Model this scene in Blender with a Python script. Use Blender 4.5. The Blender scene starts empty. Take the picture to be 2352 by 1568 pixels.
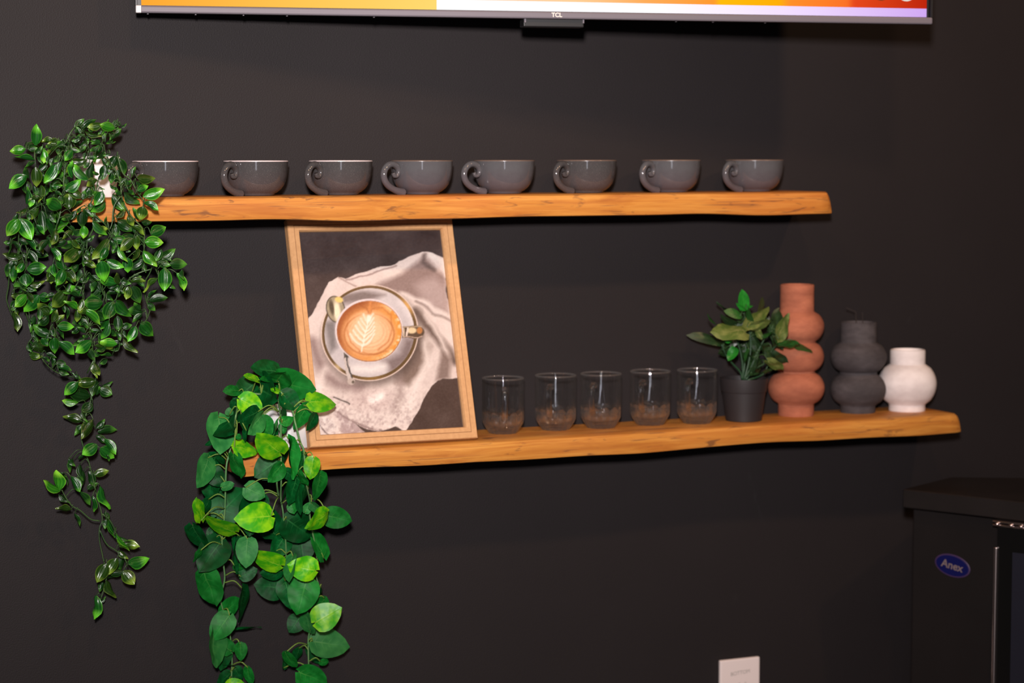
import bpy, bmesh, math, random
import numpy as np
from mathutils import Vector, Matrix
random.seed(7); np.random.seed(7)
S = bpy.context.scene
COL = S.collection
R = math.radians
# ------------------------------------------------------------------ camera
FPX, DIST, EYE = 5000.0, 3.7, 1.6
YAW, PITCH, ROLL = R(23.694), R(-4.90), R(-0.041)
CF = Vector((math.sin(YAW)*math.cos(PITCH), math.cos(YAW)*math.cos(PITCH), math.sin(PITCH)))
r0 = Vector((math.cos(YAW), -math.sin(YAW), 0)); u0 = r0.cross(CF)
CR = r0*math.cos(ROLL) + u0*math.sin(ROLL); CU = u0*math.cos(ROLL) - r0*math.sin(ROLL)
CP = Vector((0, -DIST, EYE))
cam = bpy.data.cameras.new('camera'); camo = bpy.data.objects.new('camera', cam); COL.objects.link(camo)
M = Matrix.Identity(4)
for i in range(3):
    M[i][0] = CR[i]; M[i][1] = CU[i]; M[i][2] = -CF[i]; M[i][3] = CP[i]
camo.matrix_world = M
cam.sensor_fit = 'HORIZONTAL'; cam.sensor_width = 36; cam.lens = FPX/2352*36
cam.dof.use_dof = True; cam.dof.focus_distance = 3.62; cam.dof.aperture_fstop = 3.2
cam.clip_start = .05
S.camera = camo
def ray(px, py): return CF + CR*((px-1176)/FPX) - CU*((py-784)/FPX)
def at(px, py, Y):                       # point of the photograph on the plane y = Y
    d = ray(px, py); return CP + d*((Y-CP.y)/d.y)
def atz(px, py, z):                      # point of the photograph on a level plane
    d = ray(px, py); return CP + d*((z-CP.z)/d.z)
def mpp(p): return (Vector(p)-CP).dot(CF)/FPX     # metres per pixel at a point
# ------------------------------------------------------------------ light
S.view_settings.view_transform = 'Standard'; S.view_settings.look = 'None'
S.view_settings.gamma = 1; S.view_settings.exposure = 0; S.view_settings.use_curve_mapping = False
W = bpy.data.worlds.new('world'); S.world = W; W.use_nodes = True
W.node_tree.nodes['Background'].inputs[0].default_value = (1.0, .82, .78, 1)
W.node_tree.nodes['Background'].inputs[1].default_value = .022
def area(name, loc, tgt, size, power, col, sy=None):
    l = bpy.data.lights.new(name, 'AREA'); l.energy = power; l.color = col
    l.shape = 'RECTANGLE' if sy else 'SQUARE'; l.size = size
    if sy: l.size_y = sy
    o = bpy.data.objects.new(name, l); COL.objects.link(o); o.location = loc
    o.rotation_euler = (Vector(tgt)-Vector(loc)).to_track_quat('-Z', 'Y').to_euler(); return o
def spot(name, loc, tgt, power, col, rad=.035, ang=110):
    l = bpy.data.lights.new(name, 'SPOT'); l.energy = power; l.color = col; l.shadow_soft_size = rad
    l.spot_size = R(ang); l.spot_blend = .9
    o = bpy.data.objects.new(name, l); COL.objects.link(o); o.location = loc
    o.rotation_euler = (Vector(tgt)-Vector(loc)).to_track_quat('-Z', 'Y').to_euler(); return o
fl = area('camera_flash', (-.12, -3.85, 2.02), (1.5, 0, 1.78), .14, 34, (1.0, .93, .92), .20); fl.data.spread = R(66)
area('streak_fill_light', (-.25, -4.7, 1.35), (1.5, 0, 1.35), .30, 9, (.86, .88, 1.0), 1.5)  # unseen tall cool lamp, added for vertical streaks on cups and soft fill
WARM = (1.0, .60, .34)
spot('downlight_one', (.7, -1.65, 2.85), (.8, 0, 1.3), 30, WARM, .06)
spot('downlight_two', (1.75, -1.65, 2.85), (1.85, 0, 1.3), 30, WARM, .06)
spot('downlight_three', (2.8, -1.65, 2.85), (2.75, 0, 1.3), 44, WARM, .06)
# ------------------------------------------------------------------ materials
def mat(name, col=(.5,.5,.5), rough=.5, spec=.5, metal=0, coat=0):
    m = bpy.data.materials.new(name); m.use_nodes = True
    b = m.node_tree.nodes['Principled BSDF']
    b.inputs['Base Color'].default_value = (*col, 1); b.inputs['Roughness'].default_value = rough
    b.inputs['Specular IOR Level'].default_value = spec; b.inputs['Metallic'].default_value = metal
    b.inputs['Coat Weight'].default_value = coat
    return m
class NT:
    def __init__(s, m): s.t = m.node_tree; s.b = s.t.nodes['Principled BSDF']
    def n(s, typ, **kw):
        x = s.t.nodes.new(typ)
        for k, v in kw.items():
            if isinstance(v, (int, float, tuple, bpy.types.NodeSocket)) and (k[0] == 'i' and k[1:].isdigit()): s.set(x.inputs[int(k[1:])], v)
            else: setattr(x, k, v)
        return x
    def set(s, sock, v):
        if isinstance(v, bpy.types.NodeSocket): s.t.links.new(v, sock)
        else: sock.default_value = v
    def math(s, op, a, b=0.0, c=None):
        x = s.n('ShaderNodeMath', operation=op); s.set(x.inputs[0], a); s.set(x.inputs[1], b)
        if c is not None: s.set(x.inputs[2], c)
        return x.outputs[0]
    def mix(s, f, a, b, mode='MIX'):
        x = s.n('ShaderNodeMix', data_type='RGBA', blend_type=mode); s.set(x.inputs[0], f)
        s.set(x.inputs[6], a if isinstance(a, bpy.types.NodeSocket) else (*a, 1)); s.set(x.inputs[7], b if isinstance(b, bpy.types.NodeSocket) else (*b, 1))
        return x.outputs[2]
    def ramp(s, v, stops):
        x = s.n('ShaderNodeValToRGB'); e = x.color_ramp.elements
        while len(e) < len(stops): e.new(.5)
        for k, (p, c) in enumerate(stops):
            e[k].position = p; e[k].color = (*c, 1) if isinstance(c, tuple) else (c, c, c, 1)
        s.set(x.inputs[0], v); return x.outputs[0]
    def coord(s, which='Object', scale=(1,1,1), loc=(0,0,0)):
        tc = s.n('ShaderNodeTexCoord'); mp = s.n('ShaderNodeMapping')
        s.t.links.new(tc.outputs[which], mp.inputs[0]); mp.inputs[1].default_value = loc; mp.inputs[3].default_value = scale
        return mp.outputs[0]
    def noise(s, v, scale, detail=3, rough=.5, dist=0):
        x = s.n('ShaderNodeTexNoise'); s.set(x.inputs['Vector'], v)
        x.inputs['Scale'].default_value = scale; x.inputs['Detail'].default_value = detail
        x.inputs['Roughness'].default_value = rough; x.inputs['Distortion'].default_value = dist
        return x.outputs[0]
    def bump(s, h, st, dist=.001):
        x = s.n('ShaderNodeBump'); x.inputs['Strength'].default_value = st; x.inputs['Distance'].default_value = dist
        s.set(x.inputs['Height'], h); s.t.links.new(x.outputs[0], s.b.inputs['Normal'])
    def base(s, c): s.set(s.b.inputs['Base Color'], c)
def m_wall():
    m = mat('charcoal_paint', rough=.62, spec=.22); t = NT(m); c = t.coord()
    n1 = t.noise(c, 1.6, 4, .6); n2 = t.noise(c, 420, 2, .5)
    col = t.ramp(n1, [(.3, (.0122, .0096, .0102)), (.7, (.0148, .0117, .0123))])
    sc = t.noise(t.coord(scale=(1, 1, .55), loc=(3.1, 0, 1.7)), 7, 5, .72, 1.4)
    col = t.mix(t.math('MULTIPLY', t.ramp(sc, [(.66, 0.), (.80, 1.)]), .16), col, (.045, .041, .042))
    t.base(col); t.bump(n2, .35, .0012); return m
def m_wood(name, seed=0):
    m = mat(name, rough=.5, spec=.3); t = NT(m); L = (seed, seed*.7, seed*.3)
    wv = t.noise(t.coord(scale=(3, 3, 3), loc=L), 1.0, 3, .5)
    cz = t.n('ShaderNodeVectorMath', operation='ADD'); t.t.links.new(t.coord(scale=(5, 50, 85), loc=L), cz.inputs[0])
    t.set(cz.inputs[1], t.mix(1.0, (0, 0, 0), t.mix(wv, (-1.5, -1.5, -1.5), (1.5, 1.5, 1.5)))); c = cz.outputs[0]
    w = t.noise(c, .9, 4, .6, .8)
    col = t.ramp(w, [(.28, (.335,.105,.017)), (.48, (.47,.182,.030)), (.72, (.60,.278,.056))])
    g = t.noise(t.coord(scale=(14, 160, 330), loc=L), 1.0, 4, .6, .6)
    col = t.mix(t.math('MULTIPLY', t.ramp(g, [(.5, 0.), (.75, 1.)]), .55), col, (.34, .105, .024))
    big = t.noise(t.coord(scale=(2.2, 6, 10), loc=(seed*1.7, 2, 0)), 1.0, 3, .5, .6)
    col = t.mix(t.math('MULTIPLY', t.ramp(big, [(.50, 0.), (.70, 1.)]), .5), col, (.44, .12, .022))
    k = t.noise(t.coord(scale=(13, 40, 75), loc=(seed*2.3+1, 0, .4)), 1.0, 3, .6, 1.2)
    col = t.mix(t.math('MULTIPLY', t.ramp(k, [(.60, 0.), (.70, 1.)]), .75), col, (.13, .05, .022))
    cr = t.noise(t.coord(scale=(5, 60, 190), loc=(seed*3.1, 1, 2)), 1.0, 2, .5, .5)
    col = t.mix(t.math('MULTIPLY', t.ramp(cr, [(.63, 0.), (.69, 1.)]), .6), col, (.17, .065, .028))
    t.base(col); t.bump(t.math('ADD', t.math('MULTIPLY', g, .6), t.math('MULTIPLY', w, .8)), .3, .0012); return m
def m_frame():
    m = mat('oak_veneer', rough=.5, spec=.3); t = NT(m)
    w = t.noise(t.coord('Generated', scale=(60, 1, 1.5)), 1.6, 4, .6, .3) if 0 else t.noise(t.coord(scale=(40, 40, 40)), 3, 4, .6, .4)
    t.base(t.ramp(w, [(.3, (.49,.255,.11)), (.7, (.58,.315,.142))])); return m
MATS = {}
def P(key, *a, **k):
    if key not in MATS: MATS[key] = mat(key, *a, **k)
    return MATS[key]
def leaf_mat(name, dark, mid, edge, kind, rough, spec=.5):
    m = mat(name, rough=rough, spec=spec); t = NT(m)
    uv = t.n('ShaderNodeUVMap'); uv.uv_map = 'UVMap'
    sp = t.n('ShaderNodeSeparateXYZ'); t.t.links.new(uv.outputs[0], sp.inputs[0])
    x = t.math('ABSOLUTE', t.math('MULTIPLY_ADD', sp.outputs[0], 2.0, -1.0)); y = sp.outputs[1]
    oi = t.n('ShaderNodeObjectInfo'); rnd = oi.outputs['Random']
    if kind == 'vine':      # parallel ribs, pale margin and tip
        rib = t.math('SINE', t.math('MULTIPLY', x, 15.0))
        col = t.mix(t.math('MULTIPLY_ADD', rib, .22, .25), dark, mid)
        tip = t.math('MULTIPLY', t.ramp(t.math('ADD', y, t.math('MULTIPLY', rnd, .25)), [(.74, 0.), (1.05, 1.)]), .85)
        col = t.mix(tip, col, edge)
        col = t.mix(t.math('MULTIPLY', t.ramp(x, [(.86, 0.), (1., 1.)]), .5), col, edge)
        t.bump(rib, .22, .0008)
    else:                   # heart-shaped leaf with a pale midrib and side veins
        v = t.math('SINE', t.math('MULTIPLY', t.math('SUBTRACT', y, t.math('MULTIPLY', x, .22)), 34.0))
        nz = t.noise(t.coord(scale=(1,1,1)), 3.0, 2)
        col = t.mix(t.ramp(nz, [(.4, 0.), (.62, 1.)]), dark, mid)
        fade = t.ramp(y, [(.1, 1.), (.75, 0.)])
        vein = t.math('MULTIPLY', t.math('MULTIPLY', t.ramp(v, [(.93, 0.), (1.0, 1.)]), t.ramp(x, [(.1, 1.), (.6, 0.)])), fade)
        midr = t.math('MULTIPLY', t.ramp(x, [(.02, 1.), (.06, 0.)]), fade)
        col = t.mix(t.math('MULTIPLY', t.math('MAXIMUM', vein, midr), .55), col, edge)
        t.bump(t.math('ADD', t.math('MULTIPLY', v, .2), t.math('MULTIPLY', t.ramp(x, [(0., 0.), (.1, 1.)]), 1.0)), .16, .0012)
    g = t.n('ShaderNodeHueSaturation'); t.set(g.inputs['Color'], col)
    t.set(g.inputs['Value'], t.math('MULTIPLY_ADD', rnd, .5, .75)); t.base(g.outputs[0]); return m
# ------------------------------------------------------------------ builders
def link(name, me, m=None, parent=None, loc=None, kind=None):
    o = bpy.data.objects.new(name, me); COL.objects.link(o)
    if m is not None and me is not None:
        for k in (m if isinstance(m, (list, tuple)) else [m]): me.materials.append(k)
    if parent is not None: o.parent = parent
    if loc is not None: o.location = loc
    if kind: o['kind'] = kind
    return o
def mesh(name, v, f, smooth=False, uv=None):
    me = bpy.data.meshes.new(name); me.from_pydata([tuple(p) for p in v], [], [tuple(q) for q in f]); me.update()
    if smooth: me.polygons.foreach_set('use_smooth', [True]*len(me.polygons))
    if uv is not None:
        l = me.uv_layers.new(name='UVMap')
        for lp in me.loops: l.data[lp.index].uv = uv[lp.vertex_index]
    return me
def frombm(name, bm, smooth=False, angle=None):
    bmesh.ops.recalc_face_normals(bm, faces=bm.faces)
    me = bpy.data.meshes.new(name); bm.to_mesh(me); bm.free()
    if smooth: me.polygons.foreach_set('use_smooth', [True]*len(me.polygons))
    if angle: me.set_sharp_from_angle(angle=R(angle))
    return me
def thing(name, label, cat, loc=(0,0,0), rz=0, group=None):
    o = bpy.data.objects.new(name, None); COL.objects.link(o); o.empty_display_size = .02
    o.location = loc; o.rotation_euler = (0, 0, rz); return tag(o, label, cat, group)
def tag(o, label, cat, group=None):
    o['label'] = label; o['category'] = cat
    if group: o['group'] = group
    return o
def box_bm(sx, sy, sz, c=(0,0,0), bev=0, seg=2, bm=None):
    bm = bm or bmesh.new()
    g = bmesh.ops.create_cube(bm, size=1, matrix=Matrix.Translation(c) @ Matrix.Diagonal((sx, sy, sz, 1)))
    if bev:
        es = list({e for v in g['verts'] for e in v.link_edges})
        bmesh.ops.bevel(bm, geom=es, offset=bev, segments=seg, profile=.5, affect='EDGES')
    return bm
def lathe(prof, n=48, name='lathe', closed=False, fn=None, zfn=None):
    v, f = [], []
    for (r, z) in prof:
        for k in range(n):
            a = 2*math.pi*k/n; rr = fn(r, z, a) if fn else r
            v.append((rr*math.cos(a), rr*math.sin(a), zfn(r, z, a) if zfn else z))
    m = len(prof)
    for i in range(m-1 if not closed else m):
        j = (i+1) % m
        for k in range(n):
            k2 = (k+1) % n; f.append((i*n+k, i*n+k2, j*n+k2, j*n+k))
    if not closed:
        if prof[0][0] > 0: f.append(tuple(range(n))[::-1])
        if prof[-1][0] > 0: f.append(tuple((m-1)*n+k for k in range(n)))
    bm = bmesh.new(); me = mesh(name, v, f); bm.from_mesh(me)
    bmesh.ops.remove_doubles(bm, verts=bm.verts, dist=1e-6); bpy.data.meshes.remove(me)
    return bm
def smooth_path(pts, n=6):
    P_ = [Vector(p) for p in pts]
    if len(P_) < 3: return P_
    P_ = [P_[0]*2-P_[1]] + P_ + [P_[-1]*2-P_[-2]]; out = []
    for i in range(1, len(P_)-2):
        a, b, c, d = P_[i-1:i+3]
        for k in range(n):
            t = k/n
            out.append(.5*((2*b) + (c-a)*t + (2*a-5*b+4*c-d)*t*t + (3*b-a-3*c+d)*t**3))
    out.append(P_[-2]); return out
def tube(bm, path, rad, sides=6, flat=1.0, up=None, cap=True):
    n = len(path); rings = []; up = Vector(up) if up else Vector((.13, 1, .21)).normalized()
    for i, p in enumerate(path):
        d = (path[min(i+1, n-1)]-path[max(i-1, 0)]).normalized()
        a = d.cross(up)
        if a.length < 1e-4: a = d.cross(Vector((1, 0, 0)))
        a.normalize(); b = d.cross(a); r = rad[i] if isinstance(rad, list) else rad
        rings.append([bm.verts.new(p + a*(r*math.cos(2*math.pi*k/sides)) + b*(r*flat*math.sin(2*math.pi*k/sides))) for k in range(sides)])
    for i in range(n-1):
        for k in range(sides):
            bm.faces.new((rings[i][k], rings[i][(k+1) % sides], rings[i+1][(k+1) % sides], rings[i+1][k]))
    if cap: bm.faces.new(rings[0][::-1]); bm.faces.new(rings[-1])
def text_mesh(txt, size, extrude=.0002, bold=0):
    cu = bpy.data.curves.new('lettering', 'FONT'); cu.body = txt; cu.size = size; cu.extrude = extrude
    cu.offset = bold; cu.align_x = 'CENTER'; cu.align_y = 'CENTER'
    o = bpy.data.objects.new('lettering', cu); COL.objects.link(o)
    dg = bpy.context.evaluated_depsgraph_get(); me = bpy.data.meshes.new_from_object(o.evaluated_get(dg))
    bpy.data.objects.remove(o); bpy.data.curves.remove(cu); return me
# ------------------------------------------------------------------ the room
WALLM = m_wall()
o = link('wall_back', frombm('wall_back', box_bm(9, .12, 3.3, (1.6, .06, 1.65))), WALLM, kind='structure')
fm = mat('floor_concrete', rough=.5); t = NT(fm); t.base(t.ramp(t.noise(t.coord(), 3, 5, .6), [(.3, (.10,.092,.088)), (.7, (.15,.138,.13))]))
o = link('floor', frombm('floor', box_bm(9, 7, .1, (1.6, -3.4, -.05))), fm, kind='structure')
# ------------------------------------------------------------------ shelves
ZU, ZL, SD = 1.5300, 1.0915, .15
def shelf(name, label, xl, xr, ztop, th, seed, m, endm, rnd):
    nx = 90; rng = np.random.RandomState(seed); x = np.linspace(xl, xr, nx)
    def wob(a, fr):
        ph = rng.rand(4)*6.28; return a*sum(np.sin(fr*(k+1)*1.7*(x-xl)+ph[k])/(k+1) for k in range(4))
    fy, ft, fb = wob(.0035, 4.0), wob(.0012, 5.5), wob(.0016, 4.5)
    v, f = [], []; cs = []
    for i in range(nx):
        yf = -SD + fy[i]; e = 1.0
        dr = max(0, (x[i]-(xr-rnd))/rnd) if rnd else 0
        yf += rnd*.5*dr**2; zt = ztop - (.003*dr**2)
        zb = ztop - th + fb[i]
        tw_ = -abs(ft[i])
        sec = [(0, zb), (yf+.006, zb), (yf+.0015, zb+.0015), (yf, zb+.006), (yf-.0008, (zt+zb)/2), (yf, zt-.008+tw_),
               (yf+.0022, zt-.0025+tw_*.8), (yf+.008, zt+tw_*.3), (yf+.03, zt), (0, zt)]
        cs.append(len(v)); v += [(x[i] + (-.009*dr*((s[1]-zb)/(zt-zb)) if dr else 0), s[0], s[1]) for s in sec]
    n = 10
    for i in range(nx-1):
        for k in range(n):
            k2 = (k+1) % n; f.append((cs[i]+k, cs[i]+k2, cs[i+1]+k2, cs[i+1]+k))
    f.append(tuple(cs[0]+k for k in range(n))[::-1]); f.append(tuple(cs[-1]+k for k in range(n)))
    bm = bmesh.new(); me = mesh(name, v, f); bm.from_mesh(me); bpy.data.meshes.remove(me)
    me = frombm(name, bm, True, 40); o = link(name, me, [m, endm])
    for p in me.polygons:
        if len(p.vertices) > 6: p.material_index = 1; p.use_smooth = False
    return tag(o, label, 'shelf')
endm = mat('end_grain', rough=.6, spec=.2); t = NT(endm); t.base(t.ramp(t.noise(t.coord(scale=(1, 9, 2)), 25, 3), [(.35, (.12,.045,.018)), (.7, (.30,.125,.045))]))
pu1, pu2 = at(166, 490, -SD), at(1917, 470, -SD)
pl1, pl2 = at(560, 1070, -SD), at(2212, 975, -SD)
shelf('wooden_shelf', 'upper live-edge orange wood wall shelf holding the row of grey cups', pu1.x, pu2.x, ZU, .0415, 3, m_wood('upper_shelf_wood', seed=4.3), endm, .016)
shelf('wooden_shelf', 'lower live-edge orange wood wall shelf holding glass mugs and vases', pl1.x, pl2.x, ZL, .0385, 11, m_wood('lower_shelf_wood', seed=9.1), endm, .012)
# ------------------------------------------------------------------ television
A = at(311, 30, -.075); B = at(2138, 56.5, -.335)
tw = (B-A).length; tyaw = math.atan2(B.y-A.y, B.x-A.x); th = .83
troll = math.asin((B.z-A.z)/tw)
tv = thing('television', 'large flat television above the shelves showing an orange picture', 'television', A, tyaw)
tv.rotation_euler = (0, -troll, tyaw)
BLK = P('black_plastic', (.008,.008,.009), .45, .4)
GUN = P('gunmetal_trim', (.135,.12,.14), .55, .4, .15)
CH = .0125    # chin height
link('housing', frombm('housing', box_bm(tw-.006, .022, th-.006, (tw/2, .016, th/2), .004)), BLK, tv)
link('rear_cover', frombm('rear_cover', box_bm(tw*.62, .03, th*.55, (tw*.5, .0405, th*.36), .008)), BLK, tv)
link('bottom_trim', frombm('bottom_trim', box_bm(tw, .016, CH, (tw/2, -.001, CH/2), .0028, 2)), GUN, tv)
for x in (.0015, tw-.0015): link('side_trim', frombm('side_trim', box_bm(.003, .018, th-CH, (x, .002, CH+(th-CH)/2))), BLK, tv)
link('top_trim', frombm('top_trim', box_bm(tw-.006, .018, .003, (tw/2, .002, th-.0015))), BLK, tv)
link('corner_cap', frombm('corner_cap', box_bm(.010, .0175, CH+.0006, (.0048, -.001, CH/2), .0015)), P('bright_trim', (.55,.52,.52), .35, .5, .5), tv)
sx0, sx1 = .010, tw-.0085
v = [(sx0, 0, CH+.0008), (sx1, 0, CH+.0008), (sx1, 0, th-.006), (sx0, 0, th-.006)]
sm = bpy.data.materials.new('screen_picture'); sm.use_nodes = True; nt = sm.node_tree; nt.nodes.clear()
out = nt.nodes.new('ShaderNodeOutputMaterial'); em = nt.nodes.new('ShaderNodeEmission'); nt.links.new(em.outputs[0], out.inputs[0])
class N2(NT):
    def __init__(s, tree): s.t = tree
t = N2(nt); sp = t.n('ShaderNodeSeparateXYZ'); t.t.links.new(t.coord(), sp.inputs[0]); X, Z = sp.outputs[0], sp.outputs[2]
Ainv = Matrix.Translation(A) @ tv.rotation_euler.to_matrix().to_4x4()
def tvx(px, py):      # where a pixel's ray meets the screen, in the set's own coordinates
    i = Ainv.inverted(); o_ = i @ CP; d = i.to_3x3() @ ray(px, py); k = -o_.y/d.y; return (o_ + d*k)
def fx(px): return tvx(px, 20).x/tw
lin = lambda c: tuple(((q/255)/12.92 if q/255 < .04045 else ((q/255+.055)/1.055)**2.4) for q in c)
u = t.math('DIVIDE', X, tw)
left = t.ramp(u, [(fx(330), lin((255,166,50))), (fx(700), lin((255,196,84))), (fx(1000), lin((255,214,110)))])
right = t.ramp(u, [(fx(1010), lin((250,214,190))), (fx(1320), lin((252,205,150))), (fx(1480), lin((255,170,88))), (fx(1640), lin((255,150,45))),
                   (fx(1655), lin((255,184,10))), (fx(1790), lin((255,172,8))), (fx(1815), lin((255,140,40))), (fx(1945), lin((246,112,40))), (fx(1962), lin((226,70,26))), (fx(2128), lin((186,36,12)))])
band = t.ramp(u, [(fx(1010), (1.,1.,1.)), (fx(1500), (1.,.97,1.)), (fx(1800), lin((240,220,252))), (fx(2128), lin((205,165,238)))])
zb0 = tvx(1190, 2).z; zb1 = tvx(2126, 20).z
bandmask = t.math('LESS_THAN', Z, t.math('MULTIPLY_ADD', X, (zb1-zb0)/(tvx(2126,20).x-tvx(1190,2).x), zb0-(zb1-zb0)/(tvx(2126,20).x-tvx(1190,2).x)*tvx(1190,2).x))
col = t.mix(bandmask, right, band)
for px, c, rr in ((2024, (120,60,30), .020), (2082, (225,215,205), .019)):     # two round shapes just above the band
    q = tvx(px, 3 if c[0] > 200 else 1.5); zc = q.z + rr
    d2 = t.math('ADD', t.math('POWER', t.math('SUBTRACT', X, q.x), 2.), t.math('POWER', t.math('SUBTRACT', Z, zc), 2.))
    col = t.mix(t.math('LESS_THAN', d2, rr*rr), col, lin(c))
col = t.mix(t.math('LESS_THAN', X, tvx(1003, 10).x), col, left)
t.set(em.inputs[0], col); em.inputs[1].default_value = 1.05
link('screen', mesh('screen', [(a, .0005, b) for a, _, b in v], [(0,1,2,3)]), sm, tv)
link('screen_back', frombm('screen_back', box_bm(tw-.008, .004, th-.01, (tw/2, .0035, th/2+.002))), BLK, tv)
q = tvx(1276, 34); o = link('logo', text_mesh('TCL', .0105, .0001, .0003), P('pale_print', (.62,.55,.50), .4), tv, (q.x, -.0092, CH*.52)); o.rotation_euler = (R(90), 0, 0)
q0, q1 = tvx(1203, 42).x, tvx(1342, 43).x
link('sensor_box', frombm('sensor_box', box_bm(q1-q0, .03, .016, ((q0+q1)/2, .016, -.006), .002)), BLK, tv)
for q in (q0+.002, q1-.002): link('sensor_clip', frombm('sensor_clip', box_bm(.0025, .004, .007, (q, -.0005, -.003))), GUN, tv)
for px in (340, 450, 560, 660, 860, 1640, 1555, 1760):
    q = tvx(px, 38).x; link('screw', frombm('screw', box_bm(.004, .004, .003, (q, .006, -.0005), .001, 1)), P('dull_metal', (.12,.11,.12), .4, .5, .7), tv)
arm = bmesh.new(); tube(arm, [Vector((tw*.45, .05, th*.45)), Vector((tw*.55, .12, th*.45)), Vector((tw*.47, .165, th*.45))], .018, 8)
link('wall_arm', frombm('wall_arm', arm), BLK, tv)
# ------------------------------------------------------------------ leaning picture
pm_bl, pm_br = at(714, 1027, -.146), at(1101, 1003, -.146)
fw = (pm_br.x-pm_bl.x)*.995; fz = ZL; fh_z = (ZU-.0415) - .0065 - fz
lean = math.atan2(.121, fh_z); fh = fh_z/math.cos(lean)
pic = thing('picture_frame', 'oak framed coffee print leaning on the wall between the two shelves', 'picture', (pm_bl.x, -.1275, fz+.0003))
pic.rotation_euler = (-lean, 0, 0)
FM = m_frame(); RW, RD = .0218, .018
GROOVE = P('dark_groove', (.26,.135,.06), .7, .2)
def rail(a, b, inn):      # mitred rail from corner a to b, inward direction inn (x, z plane)
    prof = [(0, 0), (0, -RD+.002), (.0015, -RD), (.0108, -RD), (.0112, -RD+.0007), (.0120, -RD+.0007), (.0124, -RD), (.0200, -RD+.0005), (RW, -RD+.005), (RW, 0)]
    a, b, inn = Vector(a), Vector(b), Vector(inn); d = (b-a).normalized(); v = []
    for e, sgn in ((a, 1), (b, -1)):
        for w, y in prof: p = e + inn*w + d*(w*sgn); v.append((p.x, y, p.z))
    n = len(prof); f = [(k, (k+1) % n, n+(k+1) % n, n+k) for k in range(n)] + [tuple(range(n))[::-1], tuple(range(n, 2*n))]
    bm = bmesh.new(); me = mesh('rail', v, f); bm.from_mesh(me); bpy.data.meshes.remove(me)
    me = frombm('rail', bm); o = link('rail', me, [FM, GROOVE], pic); me.polygons[4].material_index = 1; return o
c4 = [(0,0,0), (fw,0,0), (fw,0,fh), (0,0,fh)]
for i, inn in enumerate(((0,0,1), (-1,0,0), (0,0,-1), (1,0,0))): rail(c4[i], c4[(i+1) % 4], inn)
link('backing_board', frombm('backing_board', box_bm(fw-.01, .004, fh-.01, (fw/2, -.002, fh/2))), P('brown_board', (.16,.10,.06), .8), pic)
# print: a photograph of a coffee, drawn as colours on a fine grid
NX, NY = 200, 280
gx, gz = np.meshgrid(np.linspace(0, 1, NX), np.linspace(0, 1, NY))
src = [(0, 0), (1, 0), (1, 1), (0, 1)]; dst = [(297, 1440), (1225, 1390), (1045, 95), (130, 110)]
Am, bv = [], []
for (a, b), (x, y) in zip(src, dst):
    Am += [[a, b, 1, 0, 0, 0, -a*x, -b*x], [0, 0, 0, a, b, 1, -a*y, -b*y]]; bv += [x, y]
Hh = np.append(np.linalg.solve(np.array(Am, float), np.array(bv, float)), 1).reshape(3, 3)
w_ = Hh[2,0]*gx + Hh[2,1]*gz + 1; QX = (Hh[0,0]*gx + Hh[0,1]*gz + Hh[0,2])/w_; QY = (Hh[1,0]*gx + Hh[1,1]*gz + Hh[1,2])/w_
def vnoise(sc, seed, oct=4):
    rng = np.random.RandomState(seed); out = 0; amp = 1
    for _ in range(oct):
        g = rng.rand(90, 90); x = QX/sc % 88; y = QY/sc % 88; i = x.astype(int); j = y.astype(int); a = x-i; b = y-j
        a = a*a*(3-2*a); b = b*b*(3-2*b)
        out = out + amp*((g[j,i]*(1-a)+g[j,i+1]*a)*(1-b) + (g[j+1,i]*(1-a)+g[j+1,i+1]*a)*b - .5); amp *= .5; sc /= 2
    return out
IM = np.zeros((NY, NX, 3)); WX = QX + vnoise(60, 5)*10; WY = QY + vnoise(60, 6)*10
def put(mask, c):
    global IM
    c = np.array(c, float); mask = np.clip(mask, 0, 1)[..., None]; IM = IM*(1-mask) + c*mask
def poly(pts, soft=4, wx=None, wy=None):       # signed distance polygon mask
    x = QX if wx is None else wx; y = QY if wy is None else wy
    d = np.full(x.shape, 1e9); ins = np.zeros(x.shape, bool)
    for k in range(len(pts)):
        x1, y1 = pts[k]; x2, y2 = pts[(k+1) % len(pts)]
        tt = np.clip(((x-x1)*(x2-x1)+(y-y1)*(y2-y1))/((x2-x1)**2+(y2-y1)**2+1e-9), 0, 1)
        d = np.minimum(d, np.hypot(x-x1-tt*(x2-x1), y-y1-tt*(y2-y1)))
        cr = ((y1 > y) != (y2 > y)) & (x < (x2-x1)*(y-y1)/((y2-y1) if y2 != y1 else 1e-9)+x1); ins ^= cr
    return np.clip(np.where(ins, d, -d)/soft + .5, 0, 1)
def line(pts, wid, soft=6):
    d = np.full(QX.shape, 1e9)
    for (x1, y1), (x2, y2) in zip(pts[:-1], pts[1:]):
        tt = np.clip(((WX-x1)*(x2-x1)+(WY-y1)*(y2-y1))/((x2-x1)**2+(y2-y1)**2+1e-9), 0, 1)
        d = np.minimum(d, np.hypot(WX-x1-tt*(x2-x1), WY-y1-tt*(y2-y1)))
    return np.clip((wid-d)/soft + .5, 0, 1)
def ell(cx, cy, a, b, rot=0, soft=5):
    c, s = math.cos(rot), math.sin(rot); x = (QX-cx)*c+(QY-cy)*s; y = -(QX-cx)*s+(QY-cy)*c
    rr = np.hypot(x/a, y/b); return np.clip((1-rr)*min(a, b)/soft + .5, 0, 1)
n1, n2, n3 = vnoise(120, 1), vnoise(40, 2), vnoise(16, 3)
IM[:] = (62, 50, 48); put(np.clip((QY-250)/900, 0, 1), (74, 57, 50)); put(np.clip((420-QY)/350, 0, 1)*.6, (48, 42, 44)); IM += (n1*14)[..., None]
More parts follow.
